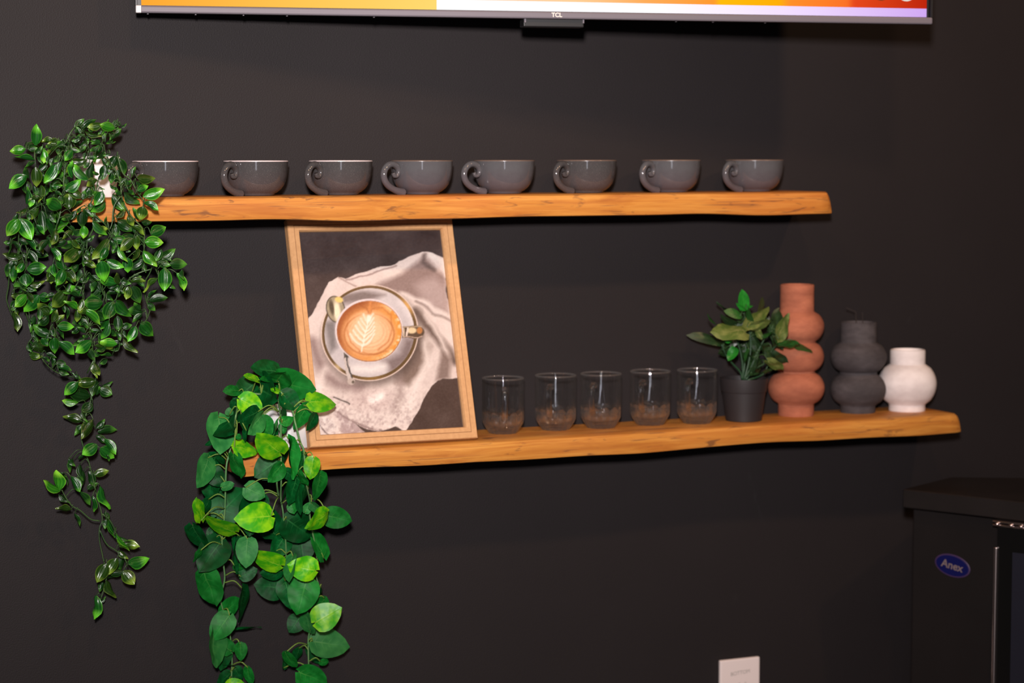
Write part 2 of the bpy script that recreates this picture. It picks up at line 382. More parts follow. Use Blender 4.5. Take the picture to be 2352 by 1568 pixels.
clo = [(205,690),(255,620),(300,520),(340,440),(395,408),(445,415),(520,385),(640,345),(760,322),(850,270),(930,245),(1000,250),(1060,280),(1085,320),(1090,500),(1125,660),(1150,850),(1172,1060),(1140,1066),(1080,1060),(1010,1120),(960,1200),(920,1290),(850,1405),(828,1400),(790,1378),(690,1405),(600,1390),(520,1350),(600,1425),(297,1445),(250,1085),(235,900)]
CL = poly(clo, 5, WX, WY); put(CL, (206, 190, 182))
def sh(m, c, k=1.0): put(m*CL*k, c)
sh(np.clip(.5+n1*1.1, 0, 1), (188, 170, 164), .45); sh(np.clip(n2, 0, 1), (222, 208, 200), .5)
sh(poly([(640,460),(700,425),(800,385),(880,320),(945,268),(1030,360),(1085,400),(1100,640),(900,560),(790,505)], 40, WX, WY), (132, 110, 104), .95)
sh(poly([(890,450),(1010,400),(1090,470),(1110,640),(960,590)], 60, WX, WY), (170, 150, 145), .8)
sh(line([(945,268),(935,310),(960,330),(1010,358)], 10, 26), (84, 70, 66), .8); sh(line([(985,262),(1060,310),(1090,390)], 16, 20), (210, 198, 190))
sh(line([(450,420),(560,400),(700,350),(770,330)], 5, 8), (150, 128, 122)); sh(line([(400,410),(470,445),(520,470)], 5, 8), (160, 138, 130))
sh(line([(800,515),(930,560),(1060,640),(1130,680)], 16, 26), (205, 190, 183)); sh(line([(900,560),(1010,640),(1125,690)], 4, 22), (100, 82, 76), .8)
sh(line([(900,630),(990,740),(1090,860),(1150,950)], 26, 40), (92, 74, 66), .9); sh(line([(960,650),(1060,800),(1110,920),(1130,1020)], 14, 26), (196, 180, 172))
sh(poly([(880,800),(960,780),(1000,860),(960,1000),(860,1110),(780,1090)], 50, WX, WY), (104, 84, 74), .85)
sh(poly([(1070,880),(1130,930),(1120,1060),(1040,1080)], 34, WX, WY), (108, 88, 80), .8)
sh(line([(800,1040),(812,1160),(780,1260)], 20, 50), (150, 130, 124), .8); sh(line([(960,830),(980,960),(920,1080),(880,1220)], 20, 46), (216, 202, 194), .9)
sh(line([(245,830),(290,950),(350,1060),(440,1110),(560,1120)], 36, 60), (126, 104, 100), .8); sh(poly([(500,1150),(640,1130),(760,1160),(740,1260),(600,1280),(480,1240)], 70), (182, 160, 154), .7)
sh(line([(390,1185),(440,1205),(490,1230)], 4, 6), (70, 60, 56)); sh(line([(420,1280),(520,1345),(620,1385),(700,1400)], 6, 14), (120, 98, 94))
sh(poly([(415,1285),(520,1352),(660,1410),(660,1450),(450,1440)], 20, WX, WY), (160, 138, 136), .85); sh(line([(310,1370),(350,1420),(380,1440)], 4, 6), (110, 92, 88))
sh(line([(640,1200),(690,1180)], 26, 40), (232, 220, 212)); sh(line([(330,1000),(280,1180),(330,1330)], 16, 50), (224, 210, 202), .8)
sh(np.clip(n3*1.4, 0, 1)*np.clip((QY-1050)/250, 0, 1), (150, 128, 126), .8); sh(np.clip(-n3*1.4, 0, 1)*np.clip((QY-1050)/250, 0, 1), (228, 214, 206), .7)
# saucer, cup and coffee
put(ell(622, 795, 318, 318, 0, 50)*.6, (70, 56, 50))
put(ell(608, 767, 310, 313, 0, 4), (206, 184, 172)); put(ell(608, 767, 303, 306, 0, 4), (92, 70, 42))
rim = ell(608, 767, 303, 306, 0, 4)
ang = np.arctan2(QY-767, QX-608)
put(rim*np.exp(-((ang+.65)/.22)**2), (196, 150, 88)); put(rim*np.exp(-((ang-2.3)/.1)**2)*.8, (190, 165, 120)); put(rim*np.exp(-((ang-1.5)/.25)**2)*.7, (140, 105, 50)); put(rim*np.exp(-((ang+1.6)/.5)**2)*.5, (120, 92, 60))
PL = ell(606, 766, 285, 288, 0, 4); put(PL, (176, 166, 166))
put(PL*np.clip(.4+n1*.9, 0, 1)*.6, (200, 190, 188)); put(PL*poly([(420,520),(560,490),(700,520),(600,560),(430,580)], 40), (122, 108, 104)); put(PL*line([(480,495),(600,480),(700,500)], 8, 20), (190, 178, 174))
put(PL*poly([(690,950),(800,900),(830,800),(900,800),(880,930),(760,1040)], 60), (120, 104, 102)); put(PL*poly([(320,700),(390,680),(400,860),(360,900)], 40), (120, 112, 110)); put(PL*line([(520,1000),(620,1010),(700,985)], 24, 50), (214, 204, 198))
put(PL*line([(800,560),(870,660),(890,720)], 16, 40), (206, 196, 194))
# spoon
put(ell(388, 614, 60, 88, -.25, 4), (70, 60, 48)); put(ell(388, 614, 54, 82, -.25, 4), (150, 136, 112)); put(ell(398, 630, 20, 70, -.12, 14), (222, 210, 180)); put(ell(362, 600, 14, 50, -.2, 10), (84, 72, 56)); put(ell(408, 552, 26, 18, .3, 8), (214, 184, 110))
put(line([(458,880),(470,960),(486,1040),(500,1085)], 15, 4)*1.0, (88, 80, 72)); put(line([(466,940),(484,1040),(498,1085)], 16, 5), (186, 172, 164)); put(line([(462,900),(478,980),(505,1060)], 4, 5), (60, 56, 54)); put(ell(498, 1082, 24, 22, 0, 5), (176, 160, 150)); put(ell(510, 1086, 9, 10, 0, 5), (96, 84, 74))
# cup handle
put(line([(800,762),(900,762)], 40, 4), (74, 58, 44)); put(ell(890, 762, 66, 42, 0, 4), (84, 66, 50)); put(ell(876, 752, 30, 20, 0, 8), (206, 184, 146)); put(ell(925, 752, 18, 22, 0, 6), (170, 112, 62)); put(line([(822,735),(828,795)], 5, 5), (196, 176, 156)); put(line([(850,730),(845,790)], 6, 5), (210, 190, 176))
put(line([(820,725),(940,728)], 3, 4), (168, 146, 120)); put(line([(830,797),(945,792)], 3, 4), (176, 150, 132))
CU_ = ell(603, 752, 216, 206, .18, 4); put(CU_, (206, 192, 192)); put(ell(606, 757, 208, 198, .18, 3), (150, 108, 78))
CO = ell(605, 755, 204, 193, .18, 3); put(CO, (201, 138, 80))
dx, dy = QX-605, QY-755; rr = np.hypot(dx/204, dy/193); an = np.arctan2(dy, dx)
put(CO*np.clip((rr-.66)/.3, 0, 1)*np.clip(np.cos(an+2.6)*1.4, 0, 1), (146, 82, 44)); put(CO*np.clip((rr-.6)/.3, 0, 1)*np.clip(np.cos(an-.25)*1.3, 0, 1)*.8, (206, 134, 52))
put(CO*ell(607, 772, 165, 142, .1, 40), (212, 158, 108)); put(CO*ell(602, 765, 132, 122, .1, 60)*.8, (222, 182, 146))
for k, (a, b) in enumerate(((158,134), (134,114), (112, 96), (92, 78))):
    e = np.hypot((QX-605)/a, (QY-(775-k*5))/b); put(CO*np.exp(-((e-1)*min(a, b)/5.5)**2)*np.clip((QY-610)/90, 0, 1)*(.75 if k == 0 else .4), (168, 104, 58) if k < 1 else (196, 140, 96))
put(CO*line([(608,545),(607,600),(605,650)], 8, 16), (198, 130, 74)); put(CO*line([(548,588),(585,604),(604,655)], 3, 12)*.8, (150, 86, 46)); put(CO*line([(606,655),(622,610),(690,604),(736,650),(752,740),(730,820),(665,875)], 3, 14)*.7, (164, 98, 52))
put(CO*line([(470,660),(462,740),(495,830),(555,885)], 3, 14)*.6, (166, 100, 56)); put(CO*line([(548,888),(640,903),(735,880)], 3, 12)*.7, (160, 94, 50))
put(CO*ell(588, 740, 82, 92, .1, 40)*.7, (222, 180, 144))
for sd in (-1, 1):
    for k in range(6):
        y0 = 846-k*29; L = 74-k*8.5; pts_ = [(564+k*6, y0), (564+k*6+sd*L*.35, y0-14), (564+k*6.5+sd*L*.75, y0-38), (564+k*7+sd*L, y0-70+k*3)]
        put(CO*line([(x+2, y+12) for x, y in pts_], 1.5, 9)*.75, (190, 132, 86)); put(CO*line(pts_, 7-k*.4, 12)*.9, (235, 212, 194))
put(CO*line([(602,664),(588,740),(566,850),(560,888)], 3.5, 9), (236, 216, 198)); put(CO*ell(601, 674, 15, 24, 0, 12), (236, 215, 198))
put(CO*np.clip((rr-.84)/.12, 0, 1)*np.clip(vnoise(22, 12, 2)*2.2+.15, 0, 1)*np.clip(np.cos(an-.15)*1.2, 0, 1), (232, 196, 160))
IM += (vnoise(8, 9, 2)*9)[..., None]
IM = np.clip(IM, 0, 255)/255; LIN = np.where(IM < .04045, IM/12.92, ((IM+.055)/1.055)**2.4)*1.05
pw, ph, m0 = fw-2*RW+.004, fh-2*RW+.004, RW-.002
vv = np.stack([m0+gx*pw, np.full(gx.shape, -.0062), m0+gz*ph], -1).reshape(-1, 3)
ii = np.arange(NX*NY).reshape(NY, NX); ff = np.stack([ii[:-1,:-1], ii[:-1,1:], ii[1:,1:], ii[1:,:-1]], -1).reshape(-1, 4)
me = bpy.data.meshes.new('print'); me.from_pydata(vv.tolist(), [], ff.tolist())
ca = me.color_attributes.new('ink', 'FLOAT_COLOR', 'POINT'); ca.data.foreach_set('color', np.concatenate([LIN.reshape(-1, 3), np.ones((NX*NY, 1))], 1).astype(np.float32).ravel())
pm = mat('printed_paper', rough=.55, spec=.2); t = NT(pm); a_ = t.n('ShaderNodeAttribute', attribute_name='ink'); t.base(a_.outputs['Color'])
link('print', me, pm, pic, None)
gm = bpy.data.materials.new('clear_pane'); gm.use_nodes = True; nt = gm.node_tree; nt.nodes.clear()
o_ = nt.nodes.new('ShaderNodeOutputMaterial'); mx = nt.nodes.new('ShaderNodeMixShader'); tr = nt.nodes.new('ShaderNodeBsdfTransparent'); gl = nt.nodes.new('ShaderNodeBsdfGlossy'); lw = nt.nodes.new('ShaderNodeLayerWeight'); lw.inputs[0].default_value = .5
p5 = nt.nodes.new('ShaderNodeMath'); p5.operation = 'POWER'; nt.links.new(lw.outputs['Facing'], p5.inputs[0]); p5.inputs[1].default_value = 3.0
fr = nt.nodes.new('ShaderNodeMath'); fr.operation = 'MULTIPLY_ADD'; nt.links.new(p5.outputs[0], fr.inputs[0]); fr.inputs[1].default_value = .85; fr.inputs[2].default_value = .04; gl.inputs['Roughness'].default_value = .03
nt.links.new(fr.outputs[0], mx.inputs[0]); nt.links.new(tr.outputs[0], mx.inputs[1]); nt.links.new(gl.outputs[0], mx.inputs[2]); nt.links.new(mx.outputs[0], o_.inputs[0])
link('glass_pane', frombm('glass_pane', box_bm(pw, .0018, ph, (fw/2, -.0085, fh/2))), gm, pic)
# ------------------------------------------------------------------ coffee cups
def glaze(name, top, low, sp):
    m = mat(name, rough=.09, spec=.6); t = NT(m); c = t.coord()
    sepz = t.n('ShaderNodeSeparateXYZ'); t.t.links.new(c, sepz.inputs[0])
    col = t.ramp(t.math('MULTIPLY', sepz.outputs[2], 16.), [(.25, low), (.75, top)])
    n = t.noise(c, 900, 2, .6); col = t.mix(t.ramp(n, [(.55, 0.), (.75, sp)]), col, (.20, .17, .16))
    n = t.noise(c, 60, 3, .6); col = t.mix(t.ramp(n, [(.4, 0.), (.8, .4)]), col, (low[0]*.7, low[1]*.7, low[2]*.7))
    t.base(col); return m
GD = glaze('dark_grey_glaze', (.050,.048,.049), (.068,.054,.054), .5)
GLt = glaze('blue_grey_glaze', (.080,.079,.084), (.086,.071,.077), .15)
LIP = P('pale_lip', (.62,.52,.52), .3); INN = P('grey_inner', (.30,.27,.27), .2); BRN = P('brown_lip', (.14,.095,.075), .25)
CRr, CHh = .0556, .0600
out_p = [(0,0),(.029,0),(.0305,.0012),(.0312,.0032),(.036,.0055),(.0425,.0105),(.0478,.0175),(.0513,.026),(.0535,.035),(.0547,.045),(.0553,.0555),(.0556,.0582)]
lip_p = [(.0556,.0592),(.0546,.0600),(.0534,.0594)]
in_p = [(.0528,.0575),(.0522,.045),(.0508,.034),(.0478,.024),(.043,.0155),(.034,.0095),(.02,.0072),(0,.0068)]
hp = [(1.22,.63),(1.16,.545),(1.06,.55),(1.0,.64),(1.01,.75),(1.10,.845),(1.25,.89),(1.42,.86),(1.56,.74),(1.615,.58),(1.57,.42),(1.44,.28),(1.25,.175),(1.02,.10),(.80,.055)]
def handle_me():
    bm = bmesh.new(); pts = smooth_path([(p[0]*CRr, 0, p[1]*CHh) for p in hp], 5); n = len(pts)
    rad = [(.0034 + .0022*min(1, max(0, (i/n-.1)*4)))*(1 if i/n < .86 else 1+(i/n-.86)*3.2) for i in range(n)]
    tube(bm, pts, rad, 12, 1.15, (0, 1, 0)); return frombm('handle', bm, True)
HM = handle_me()
def cup_me(gl, lip):
    me = frombm('bowl', lathe(out_p+lip_p+in_p, 64, 'bowl'), True, 60)
    for m in (gl, lip, INN): me.materials.append(m)
    for p in me.polygons:
        cz = p.center.z; rr = math.hypot(p.center.x, p.center.y); nrm = p.normal.x*p.center.x+p.normal.y*p.center.y
        if cz > .0583: p.material_index = 1
        elif cz > .0068 and nrm < 0: p.material_index = 2
        elif rr < .02 and cz > .004: p.material_index = 2
    return me
CM = {'d': cup_me(GD, LIP), 'b': cup_me(GLt, BRN), 'e': cup_me(GD, BRN)}
HMs = {}
for k, g in (('d', GD), ('b', GLt), ('e', GD)):
    HMs[k] = HM.copy(); HMs[k].materials.append(g)
cups = [(381, 455, 44, 'd', 'dark grey cup partly behind the trailing plant leaves, leftmost of the row'),
 (588.5, 453, 37, 'd', 'speckled dark grey cup with pale lip, second from the trailing plant'),
 (783, 450, 39, 'd', 'speckled dark grey cup with pale lip standing above the left half of the picture frame'),
 (969, 447.5, 48, 'b', 'lighter smooth grey cup standing above the right half of the picture frame'),
 (1158, 446.5, 53, 'b', 'smooth grey cup with wide open handle, first right of the picture frame'),
 (1347, 445.5, 38, 'e', 'darker grey cup with small curled handle, third from the right shelf end'),
 (1541, 444.5, 36, 'b', 'blue grey cup second from the right end of the upper shelf'),
 (1732, 443.5, 37, 'b', 'blue grey cup nearest the right end of the upper shelf')]
for i, (px, py, ha, k, lab) in enumerate(cups):
    p = at(px, py, -.083); p.z = ZU+.0004
    dv = CP-p; a = math.atan2(dv.y, dv.x) - R(ha)
    o = thing('coffee_cup', lab, 'cup', p, a, 'grey coffee cups in a row on the upper shelf')
    link('bowl', CM[k], None, o); link('handle', HMs[k], None, o)
# ------------------------------------------------------------------ glass mugs
GLASS = bpy.data.materials.new('clear_glass'); GLASS.use_nodes = True; b = GLASS.node_tree.nodes['Principled BSDF']
b.inputs['Base Color'].default_value = (1, 1, 1, 1); b.inputs['Roughness'].default_value = 0; b.inputs['IOR'].default_value = 1.5; b.inputs['Transmission Weight'].default_value = 1
def glass_mix(name, trans, glassy, lift_c, lift_e, refl_c, refl_e):
    m = bpy.data.materials.new(name); m.use_nodes = True; nt = m.node_tree; nt.nodes.clear(); N = nt.nodes.new; L = nt.links.new
    out = N('ShaderNodeOutputMaterial'); lw = N('ShaderNodeLayerWeight'); lw.inputs[0].default_value = .5
    p = N('ShaderNodeMath'); p.operation = 'POWER'; L(lw.outputs['Facing'], p.inputs[0]); p.inputs[1].default_value = 3.5
    def fac(c, e):
        q = N('ShaderNodeMath'); q.operation = 'MULTIPLY_ADD'; L(p.outputs[0], q.inputs[0]); q.inputs[1].default_value = e; q.inputs[2].default_value = c; return q.outputs[0]
    tr = N('ShaderNodeBsdfTransparent'); base = tr.outputs[0]
    if glassy:
        g = N('ShaderNodeBsdfGlass'); g.inputs['IOR'].default_value = 1.5; g.inputs['Roughness'].default_value = .015
        x = N('ShaderNodeMixShader'); x.inputs[0].default_value = glassy; L(base, x.inputs[1]); L(g.outputs[0], x.inputs[2]); base = x.outputs[0]
    d = N('ShaderNodeBsdfDiffuse'); d.inputs[0].default_value = (.8, .76, .74, 1); x = N('ShaderNodeMixShader'); L(fac(lift_c, lift_e), x.inputs[0]); L(base, x.inputs[1]); L(d.outputs[0], x.inputs[2])  # light caught by the glass painted in as pale diffuse, strongest at edges
    gl = N('ShaderNodeBsdfGlossy'); gl.inputs['Roughness'].default_value = .012; y = N('ShaderNodeMixShader'); L(fac(refl_c, refl_e), y.inputs[0]); L(x.outputs[0], y.inputs[1]); L(gl.outputs[0], y.inputs[2])
    L(y.outputs[0], out.inputs[0]); return m
PANE = glass_mix('mug_glass', 1, 0, .0015, .040, .06, .7)
def facet(r, z, a):
    if z > .050 or r < .025: return r
    k = min(1, (.050-z)/.022); s = abs(math.cos(a*6)); return r*(1 - .085*k*(1-s)) if r > .036 or z < .02 else r
def scallop(r, z, a): return z + (.0045*(abs(math.cos(a*6))*1.6-1) if .0365 <= z <= .0392 and r > .034 else 0)
mo = [(0,.0025),(.016,.0025),(.0215,.0),(.0250,.0),(.0268,.0015),(.030,.0065),(.0345,.0135),(.0378,.0195),(.0388,.024),(.0387,.032),(.0384,.038),(.0372,.0383)]
mi = [(.0358,.037),(.0345,.026),(.031,.0175),(.022,.0135),(.010,.0122),(0,.012)]
GB = frombm('thick_base', lathe(mo+mi, 72, 'thick_base', fn=facet, zfn=scallop), True, 28)
BASEG = glass_mix('base_glass', 1, .55, .016, .08, .10, .5); GB.materials.append(BASEG)
HANDG = glass_mix('handle_glass', 1, .5, .004, .06, .09, .6)
wo = [(.0372,.0386),(.0384,.0385),(.0386,.042),(.0385,.050),(.0385,.075),(.0385,.0995),(.0380,.1012),(.0371,.1015),(.0363,.1005),(.0360,.098),(.0358,.06),(.0356,.041),(.0361,.0386),(.0372,.0386)]
GW = frombm('glass_wall', lathe(wo, 72, 'glass_wall', fn=facet, zfn=scallop), True, 35); GW.materials.append(PANE)
bm = bmesh.new(); pts = smooth_path([(.0380,0,.082),(.047,0,.0855),(.056,0,.083),(.0605,0,.074),(.0605,0,.058),(.058,0,.043),(.051,0,.033),(.0385,0,.0285)], 6)
tube(bm, pts, .0047, 10, 1.25, (0, 1, 0)); GH = frombm('handle', bm, True); GH.materials.append(HANDG)
RIMG = glass_mix('rim_glass', 1, 0, .03, .14, .14, .6)  # extra pale diffuse paints the bright outline of the rim
GR = frombm('rim', lathe([(.0371+.0018*math.cos(k*math.pi/4), .1008+.0018*math.sin(k*math.pi/4)) for k in range(8)], 64, 'rim', True), True); GR.materials.append(RIMG)
mugs = [(1155.5, 994, 3, 'clear glass mug standing right beside the picture frame'), (1276, 986, -12, 'clear glass mug second from the picture frame'),
 (1380, 981.5, -17, 'clear glass mug in the middle of the five'), (1493, 974.5, -17, 'clear glass mug second from the small potted plant'), (1600.5, 971, -17, 'clear glass mug standing beside the black pot')]
for px, py, off, lab in mugs:
    p = atz(px, py, ZL); p.y = max(-.107, min(-.05, p.y)); dv = CP-p; a = math.atan2(dv.y, dv.x) + R(off)
    p = Vector((at(px, py, p.y).x, p.y, ZL+.0003))
    o = thing('glass_mug', lab, 'mug', p, a, 'clear glass mugs on the lower shelf'); link('glass_wall', GW, None, o); link('thick_base', GB, None, o); link('rim', GR, None, o); link('handle', GH, None, o)
# ------------------------------------------------------------------ vases
def clay(name, c1, c2, rough, ns=30, bump=.4):
    m = mat(name, rough=rough, spec=.25); t = NT(m); c = t.coord()
    w = t.noise(t.coord(scale=(1, 1, 2.5)), ns, 4, .6); t.base(t.mix(t.math('MULTIPLY', t.ramp(t.noise(t.coord(scale=(1, 1, 1.4), loc=(.3, .1, .2)), 13, 4, .6), [(.45, 0.), (.68, 1.)]), .55), t.ramp(w, [(.3, c1), (.7, c2)]), (c1[0]*.62, c1[1]*.58, c1[2]*.58))); t.bump(t.noise(c, 260, 3), bump, .0008); return m
def bulge(z0, z1, rp0, rmax, rp1, n=10):
    return [((rp0 if k < n/2 else rp1) + (rmax-(rp0 if k < n/2 else rp1))*math.sin(math.pi*k/n)**.62, z0+(z1-z0)*k/n) for k in range(n+1)]
def vase(name, label, px, py, pxh, prof_px, m, hollow=True):
    p = atz(px, py, ZL); p.y = max(-.098, p.y); p.x = at(px, py, p.y).x; p.z = ZL; s = mpp(p)/3.5636
    prof = [(r*s, z*s) for r, z in prof_px]; top = prof[-1]
    prof = [(0, 0)] + prof + [(top[0]-.0025, top[1]+.0004), (top[0]-.005, top[1]-.003), (top[0]-.006, top[1]-.03), (0, top[1]-.032)]
    o = link(name, frombm(name, lathe(prof, 64, name), True, 50), m, None, p); return tag(o, label, 'vase'), p, top
tb = [(143, 0), (146, 8), (146, 92)] + bulge(98, 352, 148, 231, 150) + bulge(366, 598, 150, 223, 154) + bulge(612, 850, 156, 222, 140) + [(138, 860), (137, 1000), (138, 1062), (134, 1070)]
vase('terracotta_vase', 'tall terracotta vase of three stacked bulbs behind the potted plant', 1828, 953, 0, tb, clay('terracotta', (.29,.090,.050), (.44,.148,.080), .85, 22))
gb = [(140, 0), (144, 6), (142, 52), (146, 60)] + bulge(64, 312, 148, 227, 152) + [(151, 322)] + bulge(334, 574, 152, 229, 146) + [(145, 580), (145, 730), (142, 738)]
gv, gp, gt = vase('grey_vase', 'charcoal grey vase of two stacked bulbs between the terracotta and white vases', 1970, 946, 0, gb, clay('charcoal_clay', (.046,.039,.041), (.082,.070,.073), .8, 30))
wb = [(146, 0), (149, 6), (147, 46), (150, 54)] + bulge(58, 382, 152, 236, 142) + [(142, 390), (142, 488), (137, 499)]
vase('white_vase', 'small white single-bulb vase at the right end of the lower shelf', 2083, 942, 0, wb, clay('white_ceramic', (.74,.66,.64), (.80,.72,.70), .6, 12, .15))
bm = bmesh.new(); b0 = gp + Vector((0, 0, gt[1]-.031))
tube(bm, [b0, b0+Vector((-.006, 0, .03)), b0+Vector((-.008, 0, .052)), b0+Vector((-.03, 0, .060))], .0011, 5); tube(bm, [b0+Vector((.006, 0, 0)), b0+Vector((.009, 0, .03)), b0+Vector((.008, 0, .05))], .0009, 5)
o = link('dry_twig', frombm('dry_twig', bm), P('dark_bark', (.02,.013,.011), .8)); tag(o, 'thin dark twig sticking up out of the charcoal grey vase', 'twig')
# ------------------------------------------------------------------ wall plate
q = at(1652, 1516, -.004); q2 = at(1743, 1509, -.004); pwid = q2.x-q.x
sw = thing('switch_plate', 'white plastic wall plate with faint lettering low on the dark wall', 'switch', (q.x, 0, q.z-.118))
WH = P('white_plastic', (.72,.62,.60), .4)
link('cover_plate', frombm('cover_plate', box_bm(pwid, .009, .118, (pwid/2, -.0045, .059), .003, 3)), WH, sw)
o = link('lettering', text_mesh('BOTTOM', .0105, .0001), P('grey_ink', (.34,.31,.28), .6), sw, (pwid*.5, -.0094, .090)); o.rotation_euler = (R(90), R(-4), 0)
o = link('arrow_mark', mesh('arrow_mark', [(-.004, 0, 0), (.0045, 0, .0035), (.0035, 0, -.003)], [(0, 1, 2)]), P('dark_ink', (.10,.12,.07), .6), sw, (pwid*.44, -.0094, .0665))
o = link('mark', text_mesh('Y', .008, .0001), MATS['grey_ink'], sw, (pwid*.63, -.0094, .0675)); o.rotation_euler = (R(90), 0, 0)
for zz in (.020, .046): link('rocker', frombm('rocker', box_bm(.018, .006, .013, (pwid/2, -.010, zz), .0015)), WH, sw)
# ------------------------------------------------------------------ fridge and counter
ph_ = R(28); A2 = at(2097, 1165, -.20); zt = A2.z
DK = mat('black_panel', rough=.55, spec=.2); t = NT(DK); t.base(t.ramp(t.noise(t.coord(), 5, 3), [(.3, (.0075,.0056,.0054)), (.7, (.0105,.0078,.0075))]))
fr = thing('bar_fridge', 'black under-counter fridge with glass door and blue oval badge', 'fridge', (A2.x, A2.y, 0), -math.pi/2+ph_)
# local x runs along the front towards the room, local y runs into the cabinet
d = ray(2285, 1300); e = Vector((math.sin(ph_), -math.cos(ph_)))
k = ((A2.x-CP.x)*d.y - (A2.y-CP.y)*d.x)/(e.y*d.x - e.x*d.y); PWd = abs(k)
link('cabinet', frombm('cabinet', box_bm(PWd+.58, .30, zt-.06, ((PWd+.58)/2, .15, .06+(zt-.06)/2), .003)), DK, fr)
for x in (.05, PWd+.5):
    for y in (.05, .25): link('foot', frombm('foot', lathe([(.015,0),(.018,.004),(.012,.062)], 16)), BLK, fr, (x, y, 0))
FI = (Matrix.Translation((A2.x, A2.y, 0)) @ Matrix.Rotation(-math.pi/2+ph_, 4, 'Z')).inverted()
def fp(px, py, y=0):
    o_ = FI @ CP; d_ = FI.to_3x3() @ ray(px, py); kk = (y-o_.y)/d_.y; return o_+d_*kk
dt = fp(2300, 1208, -.03).z; dx0 = fp(2288, 1300, -.03).x
door = link('door', frombm('door', box_bm(.56, .028, dt-.10, (dx0+.28, -.016, .10+(dt-.10)/2), .003)), P('gloss_black', (.004,.004,.004), .25), fr)
g0 = fp(2326, 1268, -.031)
link('door_glass', frombm('door_glass', box_bm(.56-2*(g0.x-dx0), .003, g0.z-.17, (dx0+.28, -.0305, .17+(g0.z-.17)/2))), P('dark_glass', (.016,.016,.024), .12, .6), door)
link('chrome_strip', frombm('chrome_strip', box_bm(.007, .010, dt-.14, (dx0-.0005, -.030, .10+(dt-.10)/2-.02), .002)), P('chrome', (.75,.62,.60), .25, .5, 1), door)
hb = box_bm(.10, .030, .004, (dx0+.042, -.018, dt+.0078), .0012); box_bm(.10, .020, .004, (dx0+.042, -.022, dt+.001), .0012, bm=hb)
for xx in (.002, .03, .05, .075): bmesh.ops.create_uvsphere(hb, u_segments=10, v_segments=6, radius=.0042, matrix=Matrix.Translation((dx0+xx, -.033, dt+.0035)))
link('hinge', frombm('hinge', hb, True, 40), MATS['chrome'], fr)
sc = fp(2188.5, 1298.5, 0)
def oval(a, b, th, n=40): 
    return lathe([(0, 0), (1, 0), (1, th), (.96, th*1.3), (0, th*1.3)], n)
so = oval(1, 1, .0015); bmesh.ops.scale(so, vec=(.0375, .0215, 1), verts=so.verts)
bdg = link('badge', frombm('badge', so, False), P('badge_rim', (.045,.022,.07), .4), fr, (sc.x, 0, sc.z)); bdg.rotation_euler = (R(90), R(10), 0)
bdg.location.y = -.0001; 
so = oval(1, 1, .0006); bmesh.ops.scale(so, vec=(.0345, .0188, 1), verts=so.verts)
link('badge_face', frombm('badge_face', so, False), P('badge_blue', (.001,.002,.06), .4), bdg, (0, 0, .0018))
link('badge_lettering', text_mesh('Anex', .021, .0003, .0004), P('badge_silver', (.26,.19,.19), .35, .5, .4), bdg, (0, 0, .0030))
ct = thing('countertop', 'dark laminate counter slab resting on the black bar fridge', 'countertop', (A2.x, A2.y, zt+.001), -math.pi/2+ph_)
c0 = fp(2073, 1163, -.02); CT = .036
m_ct = mat('dark_laminate', rough=.45, spec=.3); t = NT(m_ct); t.base(t.ramp(t.noise(t.coord(), 9, 4), [(.3, (.009,.007,.0066)), (.7, (.013,.010,.0095))]))
poly_ = [(c0.x, -.02), (PWd+.62, -.035), (PWd+.62, .34), (.22, .335), (c0.x, .18)]
bm = bmesh.new(); vs = [bm.verts.new((x, y, 0)) for x, y in poly_]; fc = bm.faces.new(vs); ex = bmesh.ops.extrude_face_region(bm, geom=[fc])
bmesh.ops.translate(bm, vec=(0, 0, CT), verts=[g for g in ex['geom'] if isinstance(g, bmesh.types.BMVert)])
bmesh.ops.bevel(bm, geom=bm.edges[:], offset=.002, segments=1, affect='EDGES')
link('slab', frombm('slab', bm), m_ct, ct)

# ------------------------------------------------------------------ leaves
def leaf_mesh(kind, var, m):
    rng = np.random.RandomState(var*17+3); NA, NB = (8, 2) if kind == 'heart' else (7, 2)
    v, uv, f = [], [], []
    fold = (.30, .12, .5, .05)[var % 4]; droop = (.10, .28, -.06, .18)[var % 4]; tw = (.0, .35, -.3, .15)[var % 4]; wv = (.02, .0, .03, .045)[var % 4]
    for i in range(NA+1):
        s = i/NA; s = s**1.25 if kind == 'heart' else s
        if kind == 'heart': w = ((1-s)**.72*max(s, 1e-5)**.36)/.508*.5 if s < 1 else 0
        else: w = ((1-s)**.95*max(s, 1e-5)**.72)/.318*.5 if s < 1 else 0
        if i == 0: w = .05
        for j in range(-NB, NB+1):
            q = j/NB; x = q*w
            yb = s - (.13*abs(q)**1.5*(1-s)**5 if kind == 'heart' else 0)
            z = fold*abs(x)*(1-.4*s)*(1 if kind == 'heart' else .4) - droop*s*s*(1 if kind == 'heart' else .8) + wv*math.sin(s*9+q*2) - (.25 if kind == 'heart' else .9)*x*x
            a = tw*s; v.append((x*math.cos(a)-z*math.sin(a)*.3, yb, z + x*math.sin(a))); uv.append((.5+.5*q, s))
    n = 2*NB+1
    for i in range(NA):
        for j in range(n-1): f.append((i*n+j, i*n+j+1, (i+1)*n+j+1, (i+1)*n+j))
    me = mesh('leaf', v, f, True, uv); me.materials.append(m); return me
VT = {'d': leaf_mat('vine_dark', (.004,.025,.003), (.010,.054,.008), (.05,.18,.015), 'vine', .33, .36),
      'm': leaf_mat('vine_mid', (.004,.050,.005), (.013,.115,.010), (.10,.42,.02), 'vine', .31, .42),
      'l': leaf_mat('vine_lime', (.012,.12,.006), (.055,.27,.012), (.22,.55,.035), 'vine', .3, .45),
      'o': leaf_mat('vine_olive', (.010,.034,.003), (.026,.072,.007), (.15,.25,.022), 'vine', .28, .45)}
